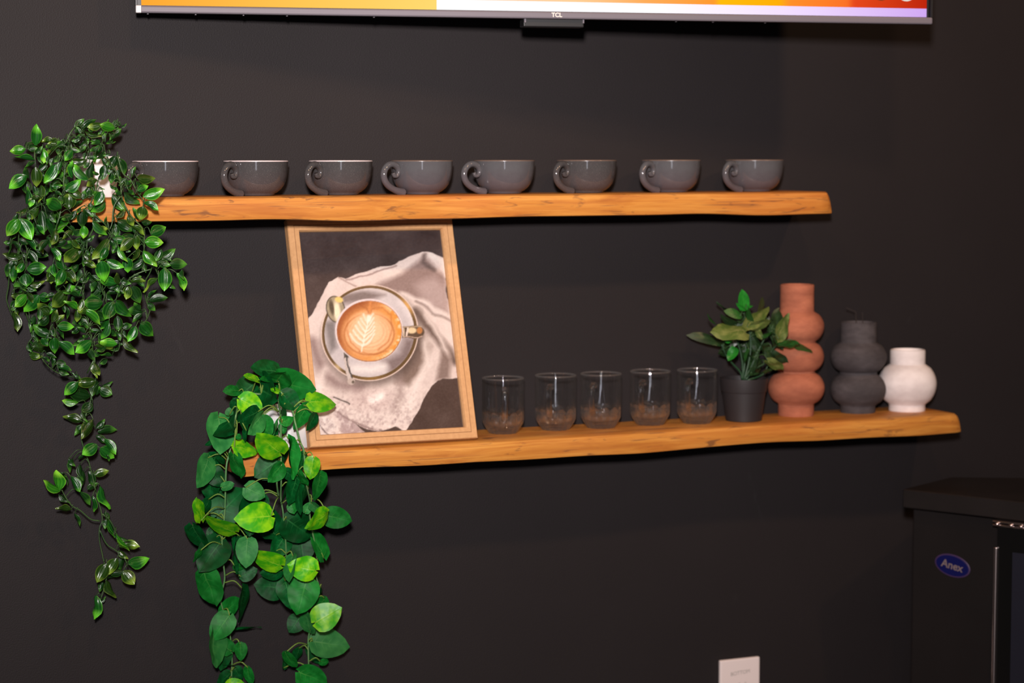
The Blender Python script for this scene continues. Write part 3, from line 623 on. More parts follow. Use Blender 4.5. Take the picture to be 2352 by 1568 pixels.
HT = {'D': leaf_mat('heart_dark', (.0005,.040,.006), (.001,.072,.013), (.03,.19,.045), 'heart', .5, .14),
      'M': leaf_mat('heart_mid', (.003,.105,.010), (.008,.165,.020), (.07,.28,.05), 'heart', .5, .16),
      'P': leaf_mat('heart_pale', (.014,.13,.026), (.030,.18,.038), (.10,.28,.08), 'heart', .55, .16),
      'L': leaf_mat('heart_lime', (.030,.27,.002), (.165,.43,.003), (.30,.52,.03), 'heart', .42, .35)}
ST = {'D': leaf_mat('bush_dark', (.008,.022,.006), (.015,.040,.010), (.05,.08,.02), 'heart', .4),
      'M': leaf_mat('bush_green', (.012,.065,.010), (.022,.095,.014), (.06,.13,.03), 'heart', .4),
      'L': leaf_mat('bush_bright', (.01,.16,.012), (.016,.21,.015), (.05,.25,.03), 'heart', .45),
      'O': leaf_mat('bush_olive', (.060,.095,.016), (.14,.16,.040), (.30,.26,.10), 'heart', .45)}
LM = {}; GROW = {'v': (1.17, 1.04), 'h': (1.06, 1.16), 'b': (1.05, .95)}
def place_leaf(parent, origin, base, tip, r, true_r, kind, key, m, thick=None, name='leaf', rng=random):
    L = (tip-base)*GROW[key[0]][0]; r *= GROW[key[0]][1]; ln = L.length
    if ln < 1e-4: return None
    y = L.normalized(); c = (CP-base).normalized(); n = (c - y*c.dot(y)).normalized()
    roll = math.acos(max(.2, min(1, r/true_r))) * rng.choice((-1, 1)) + rng.uniform(-.16, .16)
    n = Matrix.Rotation(roll, 3, y) @ n; x = y.cross(n)
    wd = max(true_r, r) if r > .3 else r*1.5
    if n.dot(c) < 0: pass
    k = (key, rng.randrange(4))
    if k not in LM: LM[k] = leaf_mesh(kind, k[1], m)
    o = bpy.data.objects.new(name, LM[k]); COL.objects.link(o); o.parent = parent
    Mx = Matrix.Identity(4)
    for i in range(3): Mx[i][0] = x[i]*wd*ln; Mx[i][1] = y[i]*ln; Mx[i][2] = n[i]*ln; Mx[i][3] = base[i]-origin[i]
    o.matrix_basis = Mx; return o
def parse(s):
    out = []
    for e in s.replace('\n', ' ').split(';'):
        q = e.split()
        if len(q) == 6: out.append((*[float(z) for z in q[:5]], q[5]))
    return out
def clampy(y, px, py, lo=-.34): return max(lo, min(-.018, y))
def over_shelf_u(px, py): return px > 118 and 428 < py < 530
# -------- trailing vine on the upper shelf: base x, base y, tip x, tip y, width ratio, tone
A1 = """580 530 578 245 .5 m;420 590 205 625 .62 l;470 600 595 570 .6 m;570 650 680 560 .3 l;700 575 705 780 .5 l;835 540 755 540 .7 l;985 500 800 690 .4 o;
880 440 695 480 .4 o;560 760 290 765 .36 m;570 800 450 885 .4 m;640 945 760 810 .6 d;1030 550 950 470 .8 l;1060 420 1000 570 .5 d;960 680 900 785 .5 m;930 840 750 1105 .5 m;
1000 790 980 960 .5 m;440 1020 185 1200 .5 m;580 880 580 1155 .52 o;450 1110 430 1290 .75 d;430 1490 430 1240 .33 m;510 1330 480 1500 .4 m;680 1180 640 1440 .4 o;1040 720 1045 830 .5 d;
1090 560 1170 740 .7 d;1180 600 1090 740 .6 m;1240 560 1200 720 .4 m;1420 770 1170 780 .42 o;1430 1090 1235 850 .45 m;1180 1060 1215 820 .25 m;850 1150 1100 1010 .5 d;840 1190 1000 1170 .5 m;
1060 1270 1290 1120 .42 m;1330 1390 1140 1195 .5 o;1130 1570 1130 1310 .75 o;1000 1560 785 1435 .6 m;1200 1530 1340 1440 .4 d;1240 320 1375 130 .35 d;1330 280 1540 120 .42 d;1310 340 1260 235 .4 l;
1380 295 1650 350 .24 o;1320 400 1190 435 .4 l;1290 410 1380 360 .5 m;1160 450 1290 520 .5 d;1280 550 1440 470 .4 d;1460 1390 1460 1200 .5 d;590 1440 500 1530 .6 m;580 1380 650 1480 .6 d;
1130 930 1200 820 .5 o;600 740 640 650 .5 d;800 700 780 810 .5 d;1090 1060 1060 1180 .6 d;1020 880 900 900 .5 d;720 960 700 1100 .4 d;900 1280 1000 1330 .5 m;750 1180 740 1330 .5 o;560 1180 600 1330 .5 d;
880 730 830 840 .4 d;1200 830 1120 1000 .35 o;1300 1000 1290 1160 .5 d;860 1380 760 1480 .5 d;700 1000 760 1160 .5 d;1290 640 1400 560 .5 d;1420 420 1500 330 .5 d;1100 480 1160 580 .4 m;1010 1330 1000 1480 .5 o;1350 1420 1380 1280 .5 o"""
A2 = """600 250 410 195 .58 l;430 150 370 330 .22 m;485 190 490 105 .4 m;590 140 640 240 .4 d;690 230 775 170 .3 d;600 330 490 390 .4 d;440 470 455 345 .35 l;600 380 520 425 .4 m;560 420 460 500 .4 d;
380 500 230 510 .3 m;405 510 305 795 .3 m;250 560 300 640 .5 d;150 740 285 745 .4 d;230 790 310 1225 .26 d;180 810 100 880 .6 o;380 730 480 840 .5 d;620 700 500 880 .6 d;650 740 738 975 .5 d;430 850 400 1060 .6 d;
470 900 490 995 .45 l;540 980 540 1135 .55 d;580 1110 690 1050 .55 d;800 1070 690 1170 .6 d;890 1040 940 895 .4 o;960 1060 1225 1055 .48 o;940 1120 1075 1212 .4 o;780 1170 850 1110 .6 m;970 1270 1130 1200 .5 m;
1055 1360 1358 1250 .52 l;760 1220 860 1170 .6 d;740 1290 960 1460 .4 d;900 1370 990 1390 .4 m;560 1330 740 1565 .52 d;1080 1460 1265 1585 .35 m;330 1360 270 1290 .7 m;400 1280 285 1480 .62 m;440 1460 230 1600 .5 m;
200 1460 190 1570 .6 o;520 1180 600 1230 .5 o;560 1200 640 1265 .5 d;200 1200 140 1370 .5 d;250 380 340 300 .4 d;300 420 220 400 .4 d;420 620 350 700 .4 d;520 660 420 670 .3 m;120 640 100 740 .5 o;60 470 170 430 .5 d;
240 300 170 260 .4 m;380 260 320 330 .4 d;560 330 500 280 .4 m;700 200 650 170 .25 d;520 480 600 460 .25 m;640 1000 600 1060 .5 d;880 1170 800 1230 .5 d;700 1330 620 1270 .5 o;960 1230 1010 1320 .4 m;330 1200 420 1230 .3 m;820 1260 900 1330 .5 o;340 1000 250 960 .4 o"""
A3 = """440 210 285 275 .45 o;310 380 138 620 .58 l;330 370 490 672 .62 m;640 200 500 360 .42 o;480 280 470 385 .6 l;680 240 705 528 .52 d;700 195 855 245 .5 d;770 370 935 490 .6 m;760 285 910 310 .5 d;600 470 700 605 .5 m;
750 500 740 615 .3 d;510 560 710 610 .4 d;430 690 575 862 .4 m;310 700 450 770 .6 d;220 740 325 885 .42 d;590 730 570 830 .4 d;460 890 585 1078 .5 d;530 880 758 968 .58 d;370 990 80 958 .5 o;230 1080 125 1290 .62 d;260 1130 222 1372 .5 m;
390 1030 270 1185 .5 o;390 1100 300 1230 .6 m;440 1200 710 1165 .66 m;410 1270 440 1440 .95 m;480 1460 690 1380 .4 o;440 1500 580 1530 .4 o;310 1440 430 1520 .3 o;910 560 845 755 .45 o;770 660 820 825 .4 d;1090 740 878 770 .55 d;
880 830 995 912 .5 o;840 860 947 1040 .45 m;900 920 1000 950 .3 d;930 1070 1085 1185 .5 m;1060 1180 1155 1165 .4 m;870 1100 955 1320 .42 m;850 1190 840 1405 .6 o;1050 1190 955 1415 .55 m;1060 1190 1212 1375 .62 o;1040 1340 1190 1410 .4 o;
1160 480 1180 625 .55 d;1210 560 1310 640 .7 d;1380 490 1365 668 .65 l;1345 255 1347 480 .65 d;1240 240 1172 365 .6 d;1320 190 1262 275 .45 o;1380 230 1495 335 .42 d;1490 120 1465 195 .6 o;1180 720 1312 835 .5 o;1330 700 1240 725 .45 d;
1400 735 1520 650 .45 m;1350 820 1440 730 .4 d;1170 830 1050 970 .3 o;1290 870 1083 1062 .55 o;1345 900 1240 1078 .5 o;1290 1130 1170 1230 .6 d;1320 1200 1240 1375 .45 d;1430 1260 1565 1375 .45 d;1300 1350 1400 1410 .7 m;
1210 1490 1315 1565 .4 m;1240 1480 1305 1515 .5 m;910 1450 955 1565 .5 d;600 640 700 560 .4 d;820 300 900 420 .5 d;560 420 600 560 .3 d;1000 1400 930 1480 .5 d;1500 840 1560 960 .5 d;1480 1420 1530 1530 .5 d;260 640 210 700 .4 o;160 780 150 920 .3 m;1150 1420 1100 1540 .5 d;1420 880 1470 960 .5 m"""
A4 = """20 420 255 588 .5 m;10 300 135 405 .5 d;240 480 240 345 .4 d;410 360 522 222 .42 o;600 320 675 470 .5 o;760 380 683 220 .42 d;850 170 800 372 .75 o;820 430 972 425 .55 d;380 450 385 628 .5 d;430 410 645 552 .62 d;
660 480 830 632 .4 o;700 610 650 500 .42 o;350 690 560 730 .55 m;970 625 1202 520 .62 m;870 745 1138 762 .64 l;855 890 1052 1097 .5 l;690 640 505 690 .5 d;690 690 518 865 .6 o;730 650 742 852 .52 o;270 700 35 978 .42 o;260 840 168 1012 .55 m;
300 720 362 862 .4 d;420 810 355 922 .6 o;440 840 592 1025 .45 l;540 870 628 905 .4 o;165 1060 207 1370 .62 m;250 1050 498 1142 .46 m;590 1010 600 1222 .7 m;840 980 672 952 .36 d;860 1040 645 1185 .55 d;1140 860 1045 1045 .5 d;1100 1040 1332 878 .45 d;
1070 1060 1265 1132 .5 d;1285 1110 1535 1122 .6 d;1200 1170 1190 1498 .56 m;1480 1200 1522 1350 .42 l;1400 1260 1480 1518 .4 l;1220 1030 1292 1062 .4 d;890 1060 900 1225 .4 d;450 1440 410 1275 .5 o;420 1440 193 1395 .5 m;280 1510 430 1440 .5 d;
640 1400 855 1405 .38 o;620 1460 560 1640 .5 o;1090 1340 920 1565 .28 o;0 1300 95 1385 .4 d;100 1400 20 1545 .45 d;20 850 60 935 .4 d;330 560 270 660 .4 d;1050 850 1120 800 .4 m;960 1050 1040 1130 .4 m;700 380 620 330 .3 o;150 640 230 620 .4 d;480 1500 560 1440 .4 d;780 770 830 640 .4 d"""
A5 = """400 160 213 190 .42 o;430 190 288 348 .62 l;460 160 532 302 .5 o;450 60 582 102 .5 o;300 290 205 430 .85 d;630 195 405 425 .5 m;640 205 792 262 .85 m;910 190 765 235 .5 d;1090 115 902 338 .55 o;880 290 820 430 .5 d;980 350 855 492 .45 m;
820 520 635 355 .55 o;610 395 655 472 .5 m;800 530 655 655 .75 d;1275 435 1073 345 .42 l;1350 255 1275 415 .45 o;1300 212 1078 203 .22 l;1200 200 1200 305 .5 m;1340 205 1218 60 .36 m;1360 440 1592 662 .42 l;210 480 250 748 .35 o;575 545 540 770 .42 d;
580 740 600 935 .3 d;825 855 588 695 .52 d;830 760 902 855 .6 m;790 880 842 895 .5 l;920 655 1042 540 .5 o;940 700 1180 712 .56 m;930 750 1032 885 .4 d;510 1040 835 1072 .5 o;680 900 765 1015 .6 m;790 1030 800 915 .3 m;890 890 900 1122 .58 m;955 960 1152 1168 .45 m;
475 1170 662 1202 .45 o;760 1150 905 1212 .5 d;700 1210 792 1282 .4 l;860 1210 872 1362 .42 d;920 1300 1062 1320 .75 d;960 1380 1142 1432 .36 m;960 1430 1108 1478 .42 l;1160 1465 1212 1512 .4 m;1210 1490 1302 1555 .5 d;1280 590 1452 742 .4 d;1290 700 1200 800 .75 d;
1395 815 1278 735 .42 m;1450 870 1368 860 .5 m;1380 905 1283 940 .45 m;1490 935 1283 1078 .5 m;1500 990 1490 1080 .4 d;470 980 500 1110 .3 m;490 590 510 665 .3 l;1080 380 1102 562 .35 d;1020 350 1060 470 .5 d;190 160 250 260 .5 o;330 20 420 110 .3 o;560 1000 490 940 .4 d"""
A6 = """80 490 292 600 .5 d;290 400 210 520 .75 d;270 610 195 695 .6 d;350 590 235 745 .45 m;360 640 208 855 .28 m;250 800 230 970 .3 m;525 130 345 185 .5 d;530 110 592 162 .5 m;310 180 422 265 .5 d;690 55 638 218 .5 o;740 50 855 295 .6 d;440 300 312 558 .62 m;
470 290 712 505 .5 m;500 535 510 755 .55 d;900 472 705 440 .62 d;870 450 785 340 .55 d;895 500 778 632 .5 d;1000 240 1118 122 .4 d;1020 290 1282 255 .46 d;990 320 1100 435 .5 d;800 705 680 920 .5 m;880 650 1062 842 .68 m;590 900 788 1112 .24 o;605 770 655 885 .42 d;
470 800 520 925 .42 m;380 770 485 855 .6 d;490 1000 243 990 .5 l;510 1050 378 1092 .45 d;120 1025 382 1112 .28 o;200 1090 130 1180 .8 d;410 1195 245 1192 .26 d;330 1240 220 1285 .3 d;130 1310 190 1485 .46 o;290 860 350 850 .3 d;0 1000 65 950 .5 d;255 320 -5 325 .72 m;120 560 60 480 .5 d"""
A7 = """530 82 552 152 .42 o;540 185 443 190 .52 o;440 190 372 252 .5 m;508 270 402 240 .55 d;440 302 366 282 .32 l;470 210 440 232 .5 d;545 170 520 255 .4 d;562 225 622 255 .85 d;580 212 624 183 .42 d;540 262 560 220 .5 d;520 310 468 352 .75 d;465 412 370 395 .46 o;460 355 492 402 .4 o;
525 400 478 492 .5 o;475 430 432 482 .5 d;540 450 580 402 .45 d;550 470 646 464 .46 d;540 490 588 528 .5 d;590 510 640 588 .42 m;546 540 476 588 .65 m;565 560 637 613 .62 m;600 598 610 632 .4 l;385 620 422 655 .5 m;440 622 482 602 .45 d;530 710 602 690 .56 o;332 798 320 698 .38 l;340 800 263 745 .3 l;
328 702 372 722 .4 d;370 720 382 762 .3 d;330 820 388 854 .4 d;402 908 328 910 .38 o;420 930 448 990 .4 d;400 720 430 798 .42 m;470 690 460 765 .42 d;500 690 512 765 .42 d;440 800 482 882 .26 d;520 830 518 908 .26 m;490 792 542 760 .5 d;560 770 628 878 .3 m;590 920 606 962 .5 d;
600 960 590 1008 .5 o;650 1040 738 1108 .24 l;640 1050 732 1066 .24 m;610 962 662 1042 .22 m;670 1112 770 1122 .46 o;665 1135 716 1172 .46 o;720 1212 822 1188 .5 m;695 1250 748 1318 .72 o;690 1170 680 1252 .5 d;660 1180 608 1262 .5 o;602 1210 553 1302 .6 o;695 1255 628 1260 .5 d;600 1292 652 1280 .4 d;
595 1300 656 1384 .36 o;580 1310 565 1362 .5 d;540 1390 521 1504 .36 m;560 1430 588 1398 .4 d;410 620 400 690 .3 d;450 650 470 730 .3 d"""
LV = []
for s, ox, oy, sc_ in ((A1,0,260,7.127),(A2,180,260,7.127),(A3,0,450,7.127),(A4,210,450,7.127),(A5,0,650,7.127),(A6,200,650,7.127),(A7,0,800,2.45)):
    for bx, by, tx, ty, r, tn in parse(s): LV.append((ox+bx/sc_, oy+by/sc_, ox+tx/sc_, oy+ty/sc_, r, tn))
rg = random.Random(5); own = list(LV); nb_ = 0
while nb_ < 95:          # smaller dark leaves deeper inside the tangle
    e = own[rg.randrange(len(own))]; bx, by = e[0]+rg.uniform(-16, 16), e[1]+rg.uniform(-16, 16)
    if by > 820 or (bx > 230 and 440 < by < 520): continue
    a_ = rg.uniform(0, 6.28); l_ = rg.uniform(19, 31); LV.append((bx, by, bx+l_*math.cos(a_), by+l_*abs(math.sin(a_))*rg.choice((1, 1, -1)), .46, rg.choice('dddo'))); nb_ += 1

def vine_y(px, py):
    if py < 340: y = -.115
    elif py < 530: y = -.205 if px > 112 else -.13
    elif py < 870: y = -.20 + (py-530)/340*.125
    else: y = -.062
    if px < 90 and py > 400: y = max(y, -.125 + max(0, (py-500)/2600))
    return y
def leaves_into(parent, origin, data, yfun, mats, kind, true_r, pre, toneoff, guard, rg, cap=300):
    data = sorted(data, key=lambda e: -math.hypot(e[2]-e[0], e[3]-e[1])*e[4]**.5); bases = []; extra = []
    for i, (bx, by, tx, ty, r, tn) in enumerate(data):
        yb = yfun(bx, by) + toneoff[tn] + rg.uniform(-.016, .016); ln = math.hypot(tx-bx, ty-by)*.00078
        yt = yb - rg.uniform(-.15, .45)*ln
        yb, yt = guard(bx, by, yb), guard(tx, ty, yt)
        b, tt = at(bx, by, yb), at(tx, ty, yt); bases.append((bx, by, yb, b))
        o = place_leaf(parent, origin, b, tt, r, max(true_r, r*.9), kind, pre+tn, mats[tn], rng=rg)
        if i >= cap: extra.append(o)
    if extra:       # the smallest ones beyond the limit become one part
        bm = bmesh.new()
        for o in extra:
            me = o.data.copy(); me.transform(o.matrix_basis); bm.from_mesh(me); bpy.data.meshes.remove(me)
        me = bpy.data.meshes.new('small_leaves'); bm.to_mesh(me); bm.free(); me.polygons.foreach_set('use_smooth', [True]*len(me.polygons))
        link('small_leaves', me, mats[sorted(mats)[0]], parent, kind='stuff')
        for o in extra: bpy.data.objects.remove(o)
    return bases
def stems_into(parent, origin, stems, yfun, guard, bases, rad, m, mp, reach, rp):
    pts = []
    for st in stems:
        w = [at(px, py, guard(px, py, yfun(px, py)+.008)) - origin for px, py in st]
        path = smooth_path(w, 5); bm = bmesh.new(); tube(bm, path, [rad*(1-.35*i/len(path)) for i in range(len(path))], 6)
        link('stem', frombm('stem', bm, True), m, parent); pts += path
    bm = bmesh.new(); cnt = 0
    for bx, by, yb, b in bases:
        lb = b-origin; c = sorted(pts, key=lambda q: (q-lb).length)[:3]
        if not c or (c[0]-lb).length > reach or (c[0]-lb).length < .003: continue
        e = c[0]; mid = (lb+e)/2 + Vector((0, -.006, .006+.1*(lb-e).length)); tube(bm, smooth_path([e, mid, lb], 4), rp, 5); cnt += 1
    if cnt: link('leaf_stalks', frombm('leaf_stalks', bm, True), mp, parent, kind='stuff')
    else: bm.free()
def pxl(s, ox, oy, sc_): return [(ox+float(a)/sc_, oy+float(b)/sc_) for a, b in (q.split(',') for q in s.split())]
POTW = mat('white_pot', rough=.45, spec=.35); t = NT(POTW); t.base(t.ramp(t.noise(t.coord(), 8, 2), [(.3, (.78,.77,.76)), (.7, (.82,.81,.80))]))
SOIL = mat('dark_soil', rough=.95, spec=.1); t = NT(SOIL); t.base(t.ramp(t.noise(t.coord(), 160, 3), [(.3, (.012,.009,.006)), (.7, (.05,.034,.022))]))
def square_pot(root, w, wb, h, rot):
    bm = bmesh.new(); rings = []
    def ring(hw, z, cr=.22, n=5):
        out_ = []
        for q in range(4):
            for k in range(n+1):
                a = math.pi/2*(q + k/n); cx, cy = [(1,1),(-1,1),(-1,-1),(1,-1)][q]
                out_.append(bm.verts.new((cx*hw*(1-cr)+hw*cr*math.cos(a), cy*hw*(1-cr)+hw*cr*math.sin(a), z)))
        rings.append(out_)
    for hw, z in ((wb*.94, 0), (wb, .002), (w, h-.002), (w-.001, h), (w-.003, h), (w-.0045, h-.002), (w-.0075, h-.012)): ring(hw, z)
    n = len(rings[0])
    for a, b_ in zip(rings[:-1], rings[1:]):
        for k in range(n): bm.faces.new((a[k], a[(k+1) % n], b_[(k+1) % n], b_[k]))
    bm.faces.new(rings[0][::-1]); bm.faces.new(rings[-1])
    o = link('pot', frombm('pot', bm, True, 40), POTW, root); o.rotation_euler.z = rot
    sb = box_bm(2*w-.018, 2*w-.018, .004, (0, 0, h-.011), .002); s_ = link('soil', frombm('soil', sb), SOIL, root); s_.rotation_euler.z = rot
VSTEM = mat('vine_stem', rough=.4, spec=.4); t = NT(VSTEM); t.base(t.ramp(t.noise(t.coord(), 30, 2), [(.3, (.020,.060,.016)), (.7, (.055,.105,.030))]))
o0 = at(220, 440, -.082); o0.z = ZU
vine = thing('trailing_vine', 'plastic trailing vine with small striped leaves in white pot on upper shelf', 'plant', o0)
square_pot(vine, .031, .025, .068, R(25))
def guard_u(px, py, y):
    y = min(-.018, y)
    if over_shelf_u(px, py): y = min(y, -.178)
    return y
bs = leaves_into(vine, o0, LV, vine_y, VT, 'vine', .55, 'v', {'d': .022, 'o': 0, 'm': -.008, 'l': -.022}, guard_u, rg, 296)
VS = [pxl('165,310 155,345 150,380 146,420 143,450 92,470 60,490 45,500 43,540 40,600 36,640 33,680 50,700 60,720 72,755 84,785 88,800 95,820 110,840 135,857 165,865 178,868', 0, 0, 1),
      pxl('27,510 25,560 22,590 20,650 15,685 22,710 30,730', 0, 0, 1), pxl('140,455 138,490 130,520 122,570 128,600 135,640 130,700 120,730 122,750 138,785 135,800', 0, 0, 1),
      pxl('220,445 215,520 195,560 190,590 195,630 192,670 195,700 205,750 212,790 214,830', 0, 0, 1),
      pxl('525,74 525,100 540,150 520,260 460,460 470,560 500,640 520,720 545,830 570,920 575,970 560,1010 560,1080 580,1180 600,1290 560,1430', 0, 800, 2.45),
      pxl('530,60 490,140', 0, 800, 2.45), pxl('560,970 510,960 450,910 400,880 350,800 330,720', 0, 800, 2.45), pxl('575,930 620,970 660,1050 670,1060', 0, 800, 2.45), pxl('560,1020 600,1100 650,1135 700,1180 720,1230', 0, 800, 2.45),
      pxl('430,640 555,870 620,960 690,1150 700,1300 730,1430', 180, 260, 7.127), pxl('530,130 650,330 830,520 850,650 870,900 900,1050 1000,1100 960,1250 870,1430 890,1680 950,1860 955,1890 890,2040 800,2110', 210, 450, 7.127),
      pxl('640,700 730,980 850,1080 960,1280 1070,1440 1075,1490', 180, 260, 7.127), pxl('850,120 850,160 800,400', 210, 450, 7.127), pxl('480,0 370,170 340,430 300,550', 210, 450, 7.127), pxl('0,260 130,380 220,460 320,620 340,700', 210, 450, 7.127),
      pxl('740,640 860,780 870,860', 210, 450, 7.127), pxl('-100,930 0,1000 170,1030 250,1060', 210, 450, 7.127), pxl('-80,1060 0,1130 100,1220 150,1480 190,1590 280,1850', 210, 450, 7.127),
      pxl('970,1200 800,1250 640,1340 460,1560 420,1660 350,1740', 210, 450, 7.127), pxl('1010,1110 1040,1170 1100,1310', 210, 450, 7.127), pxl('540,880 520,1080 450,1120', 200, 650, 7.127), pxl('150,330 165,300 185,290 205,345', 0, 0, 1), pxl('130,330 105,340 80,345 58,340', 0, 0, 1), pxl('225,345 250,300 268,290', 0, 0, 1),
      pxl('240,1250 350,800 440,880 400,1260', 0, 450, 7.127)]
stems_into(vine, o0, VS, vine_y, guard_u, bs, .0013, VSTEM, VSTEM, .035, .00065)
# -------- heart-leaved trailing plant on the lower shelf
B1 = """1560 250 1150 155 .5 D;1228 382 1012 293 .42 L;1300 460 1225 330 .5 D;1215 400 880 655 .72 D;915 550 706 513 .45 M;1240 510 1570 700 .72 D;935 690 1283 858 .78 L;760 945 760 838 1 P;580 980 600 1568 .58 P;870 700 815 900 .6 D;730 1020 860 1260 .8 D;
1230 890 960 1050 .65 D;960 950 1050 1230 .4 D;1330 800 1400 1075 .6 D;1285 940 1062 1245 .42 P;1270 1000 1410 1300 .6 M;1460 1340 1470 1075 .5 D;690 1490 655 1222 .55 D;740 1240 790 1410 .45 P;845 1470 1235 1512 .56 L;1590 1560 1232 1300 .6 L;470 1390 380 1445 .6 D;880 1280 955 1335 .8 M;1040 1200 1030 1385 .5 D"""
B2 = """270 380 742 585 .5 M;240 390 0 350 .36 M;260 370 400 215 .7 M;330 590 590 845 .66 D;310 680 530 835 .6 D;300 570 165 490 .5 L;775 735 1235 702 .62 L;745 775 570 1175 .48 M;790 830 890 915 .75 D;880 930 770 1195 .45 D;345 840 360 1100 .3 D;335 1080 522 968 .65 M;340 1090 370 1250 .75 M;270 1030 240 1285 .25 P;440 1340 480 1970 .22 M;535 1425 625 1430 .4 M;500 1450 520 1960 .2 D"""
B3 = """410 220 285 685 .48 P;540 180 310 640 .55 D;430 400 650 680 .75 D;570 130 720 310 .65 D;465 545 415 915 .68 D;640 710 832 658 .62 P;830 160 905 555 .48 M;560 1180 990 752 .8 D;1030 710 1330 850 .85 P;1225 870 1412 970 .85 D;1120 860 1070 1475 .58 D;1440 1180 968 1190 .68 L;300 1245 268 888 .46 L;840 1430 383 1298 .5 L;480 1350 500 1510 .7 D;420 900 330 1190 .5 D;300 1190 400 1270 .5 D"""
B4 = """275 265 -90 520 .85 D;330 330 112 600 .6 M;390 90 380 440 .38 D;560 60 530 420 .35 D;680 140 680 475 .5 D;860 230 790 562 .66 L;960 480 908 908 .48 M;600 445 725 690 .32 M;390 440 580 565 .7 D;570 520 485 975 .55 D;640 640 520 1095 .2 D;450 660 355 1085 .26 D;720 650 710 1000 .32 D;490 975 540 1135 .9 M;720 1110 790 950 .7 P;820 970 1020 1110 .62 P;1050 1155 1470 1258 .68 M;1070 1118 800 1390 .56 L;410 1220 850 1540 .78 D;225 1490 30 1000 .68 D"""
B5 = """620 300 278 788 .72 D;290 450 207 652 .45 M;355 785 497 1350 .6 M;1060 265 1010 690 .66 P;850 710 1062 790 .5 M;950 880 1205 760 .75 D;970 1070 965 1610 .32 D;620 1490 960 1288 .5 M;160 40 350 440 .5 D;820 230 790 805 .14 D;930 220 900 380 .5 D;480 100 400 230 .7 D;540 240 640 170 .5 D"""
B6 = """458 700 0 560 .62 L;490 790 165 850 .62 D;480 1070 58 1020 .82 D;530 955 650 1370 .66 D;890 930 735 1470 .78 M;660 545 570 950 .45 P;1032 780 622 715 .78 L;790 260 830 640 1.0 D;510 930 480 650 .45 D;1110 1070 1010 1400 .32 D;1180 1235 1000 1500 .55 M;1160 575 1000 140 .5 M;520 215 320 560 .6 D;340 490 480 580 .5 D"""
B7 = """1540 420 1400 605 .95 D;1760 490 2107 285 .82 L;1690 610 1600 330 .52 P;1720 760 2228 825 .68 P;1790 740 1850 1082 .9 D;1830 1040 1952 1078 .6 M;1335 918 1445 1150 .42 M;1310 1135 1340 920 .4 D;1520 860 1490 1065 .6 D;1525 1190 1895 1335 .68 M;540 390 290 705 .68 M;530 640 960 520 .12 D;290 585 322 1105 .4 P;560 895 335 722 .66 M;420 780 400 1155 .42 D;330 1060 645 1050 .34 D;690 792 710 1025 .65 M;800 1130 800 1370 .5 M;610 1140 720 1310 .7 D;500 1420 730 1350 .8 L;550 1200 390 1400 .6 D"""
HV = []
for s, ox, oy, sc_ in ((B1,420,820,7.127),(B2,600,820,7.127),(B3,420,1020,7.127),(B4,600,1020,7.127),(B5,420,1200,7.127),(B6,580,1200,7.127),(B7,440,1350,6.19)):
    for bx, by, tx, ty, r, tn in parse(s): HV.append((ox+bx/sc_, oy+by/sc_, ox+tx/sc_, oy+ty/sc_, r, tn))
def heart_y(px, py):
    if py < 940: y = -.115 if px < 560 else -.125
    elif py < 1120: y = -.195 if px > 540 else -.12
    else: y = -.165 + min(1, (py-1120)/350)*.105
    if px < 540 and py > 1000: y = max(y, -.13+max(0, (py-1050)/5000))
    return y
def guard_l(px, py, y):
    y = min(-.022, y)
    if px > 535 and 985 < py < 1110: y = min(y, -.176)
    if px > 640 and py < 1040: y = min(y, -.172)
    return y
o1 = at(655, 1018, -.083); o1.z = ZL
hp_ = thing('trailing_heart_leaf_plant', 'plastic trailing plant with heart-shaped leaves in white pot beside the picture', 'plant', at(662, 1020, -.09))
o1 = hp_.location.copy(); o1.z = ZL; hp_.location = o1
square_pot(hp_, .037, .029, .073, R(28))
rg2 = random.Random(11)
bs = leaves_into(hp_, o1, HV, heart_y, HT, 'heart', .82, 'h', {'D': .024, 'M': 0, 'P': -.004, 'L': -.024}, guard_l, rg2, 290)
HS = [pxl('600,905 565,905 548,925 542,955 535,1000 527,1040 520,1070 518,1120 516,1180 510,1240 513,1290 516,1330 507,1370 512,1400 525,1440 533,1500 531,1568', 0, 0, 1),
      pxl('655,930 640,915 645,960 645,1010 646,1096 645,1143 650,1174 652,1202 656,1240 657,1280 655,1325', 0, 0, 1),
      pxl('645,900 670,939 678,971 690,1016 698,1036 701,1087 704,1113 712,1152 711,1177 716,1214 727,1267 726,1298 724,1316 734,1348', 0, 0, 1), pxl('722,1380 711,1450 708,1471 709,1532', 0, 0, 1),
      pxl('615,935 625,922 640,945', 0, 0, 1), pxl('640,1141 636,1110 638,1095', 0, 0, 1)]
HSTEM = mat('heart_stem', rough=.45, spec=.35); t = NT(HSTEM); t.base(t.ramp(t.noise(t.coord(), 25, 2), [(.3, (.06,.19,.06)), (.7, (.13,.24,.09))]))
HPET = P('heart_stalk', (.13,.22,.035), .5, .3)
stems_into(hp_, o1, HS, heart_y, guard_l, bs, .0019, HSTEM, HPET, .085, .0011)
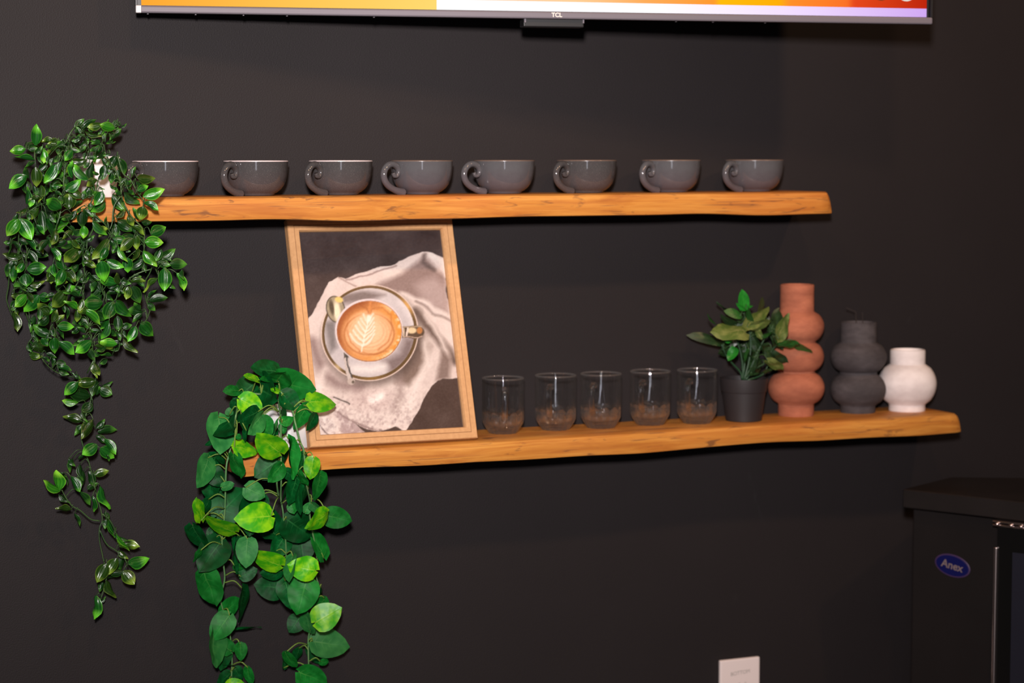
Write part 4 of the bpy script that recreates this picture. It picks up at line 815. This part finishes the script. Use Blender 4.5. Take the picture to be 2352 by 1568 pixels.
# -------- small bush in the black pot
pb = atz(1708, 965, ZL); pb.y = max(-.107, min(-.06, pb.y)); pb = Vector((at(1708, 966, pb.y).x, pb.y, ZL)); s = mpp(pb)/3.5636
bush = thing('potted_plant', 'small leafy plant in a black plastic pot left of terracotta vase', 'plant', pb)
pp = [(0, 0), (140*s, 0), (147*s, 5*s), (178*s, 236*s), (183*s, 240*s), (185*s, 248*s), (198*s, 346*s), (198*s, 350*s), (188*s, 350*s), (180*s, 300*s), (0, 300*s)]
link('pot', frombm('pot', lathe(pp, 56), True, 30), P('matte_black_pot', (.020,.016,.017), .55, .35), bush)
link('soil', frombm('soil', lathe([(0, 0), (180*s, 0), (175*s, 8*s), (90*s, 16*s), (0, 18*s)], 32), True), SOIL, bush, (0, 0, 300*s))
C1 = """580 240 568 38 .55 L;600 230 682 192 .55 L;600 250 495 190 .4 L;620 445 838 192 .46 O;670 430 888 390 .42 O;600 500 250 452 .42 O;520 330 275 220 .26 D;540 320 400 240 .4 M;270 410 165 315 .26 M;330 640 15 465 .2 D;600 600 410 540 .5 D;430 610 360 570 .7 L;480 690 408 825 .72 L;
350 640 490 690 .5 D;970 580 1045 305 .48 O;960 580 890 335 .5 D;720 450 765 590 .5 O;740 300 840 135 .32 D;970 615 1215 600 .38 M;980 640 1200 660 .35 M;1180 640 1345 752 .34 M;880 740 1065 860 .5 D;850 820 1015 950 .45 O;700 640 765 870 .4 D;650 985 905 970 .14 D;600 560 700 720 .5 D;
900 430 790 440 .5 D;470 420 330 350 .5 D;560 380 480 260 .5 D;660 380 600 240 .5 M;800 560 900 470 .4 M;640 700 580 830 .4 M;520 560 420 660 .6 D;780 650 880 780 .5 D;680 560 640 420 .5 D;560 640 640 760 .6 D;820 700 960 760 .45 D;740 820 720 960 .45 D;600 820 560 930 .4 D;440 520 380 480 .5 D;900 560 1010 700 .4 D;700 740 660 900 .4 D;860 500 1000 520 .5 D;500 480 600 400 .5 D;650 520 780 460 .5 D"""
CV = [(1590+a/4.9, 660+b/4.9, 1590+c/4.9, 660+d/4.9, r, tn) for a, b, c, d, r, tn in parse(C1)]
for k in range(34):
    e = CV[rg.randrange(len(CV))]; jx, jy = rg.uniform(-16, 16), rg.uniform(-14, 18); kx = rg.uniform(.7, 1.1)
    cx_, cy_ = (e[0]+e[2])/2+jx, (e[1]+e[3])/2+jy
    if 1640 < cx_ < 1800 and 730 < cy_ < 862: CV.append((e[0]+jx, e[1]+jy, e[0]+jx+(e[2]-e[0])*kx, e[1]+jy+(e[3]-e[1])*kx, .45, 'D'))
def bush_y(px, py): return pb.y - .012
def guard_b(px, py, y): return min(-.02, y)
rg3 = random.Random(3)
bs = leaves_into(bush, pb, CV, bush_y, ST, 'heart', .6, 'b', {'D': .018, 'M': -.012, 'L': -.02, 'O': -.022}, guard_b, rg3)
BSs = [pxl(q, 1590, 660, 4.9) for q in ('570,1040 590,860 600,700 610,520 590,330 575,230', '560,1030 540,950 430,830 370,740 330,640', '580,1040 660,900 720,760 800,600 890,480', '600,1040 700,920 830,840 900,700 980,630', '585,1040 640,820 660,640 640,460', '575,1030 560,820 520,640 480,520', '620,1045 790,980 850,880')]
stems_into(bush, pb, BSs, bush_y, guard_b, bs, .0022, P('bush_stem', (.012,.045,.016), .5), P('bush_stalk', (.03,.07,.02), .5), .05, .0009)
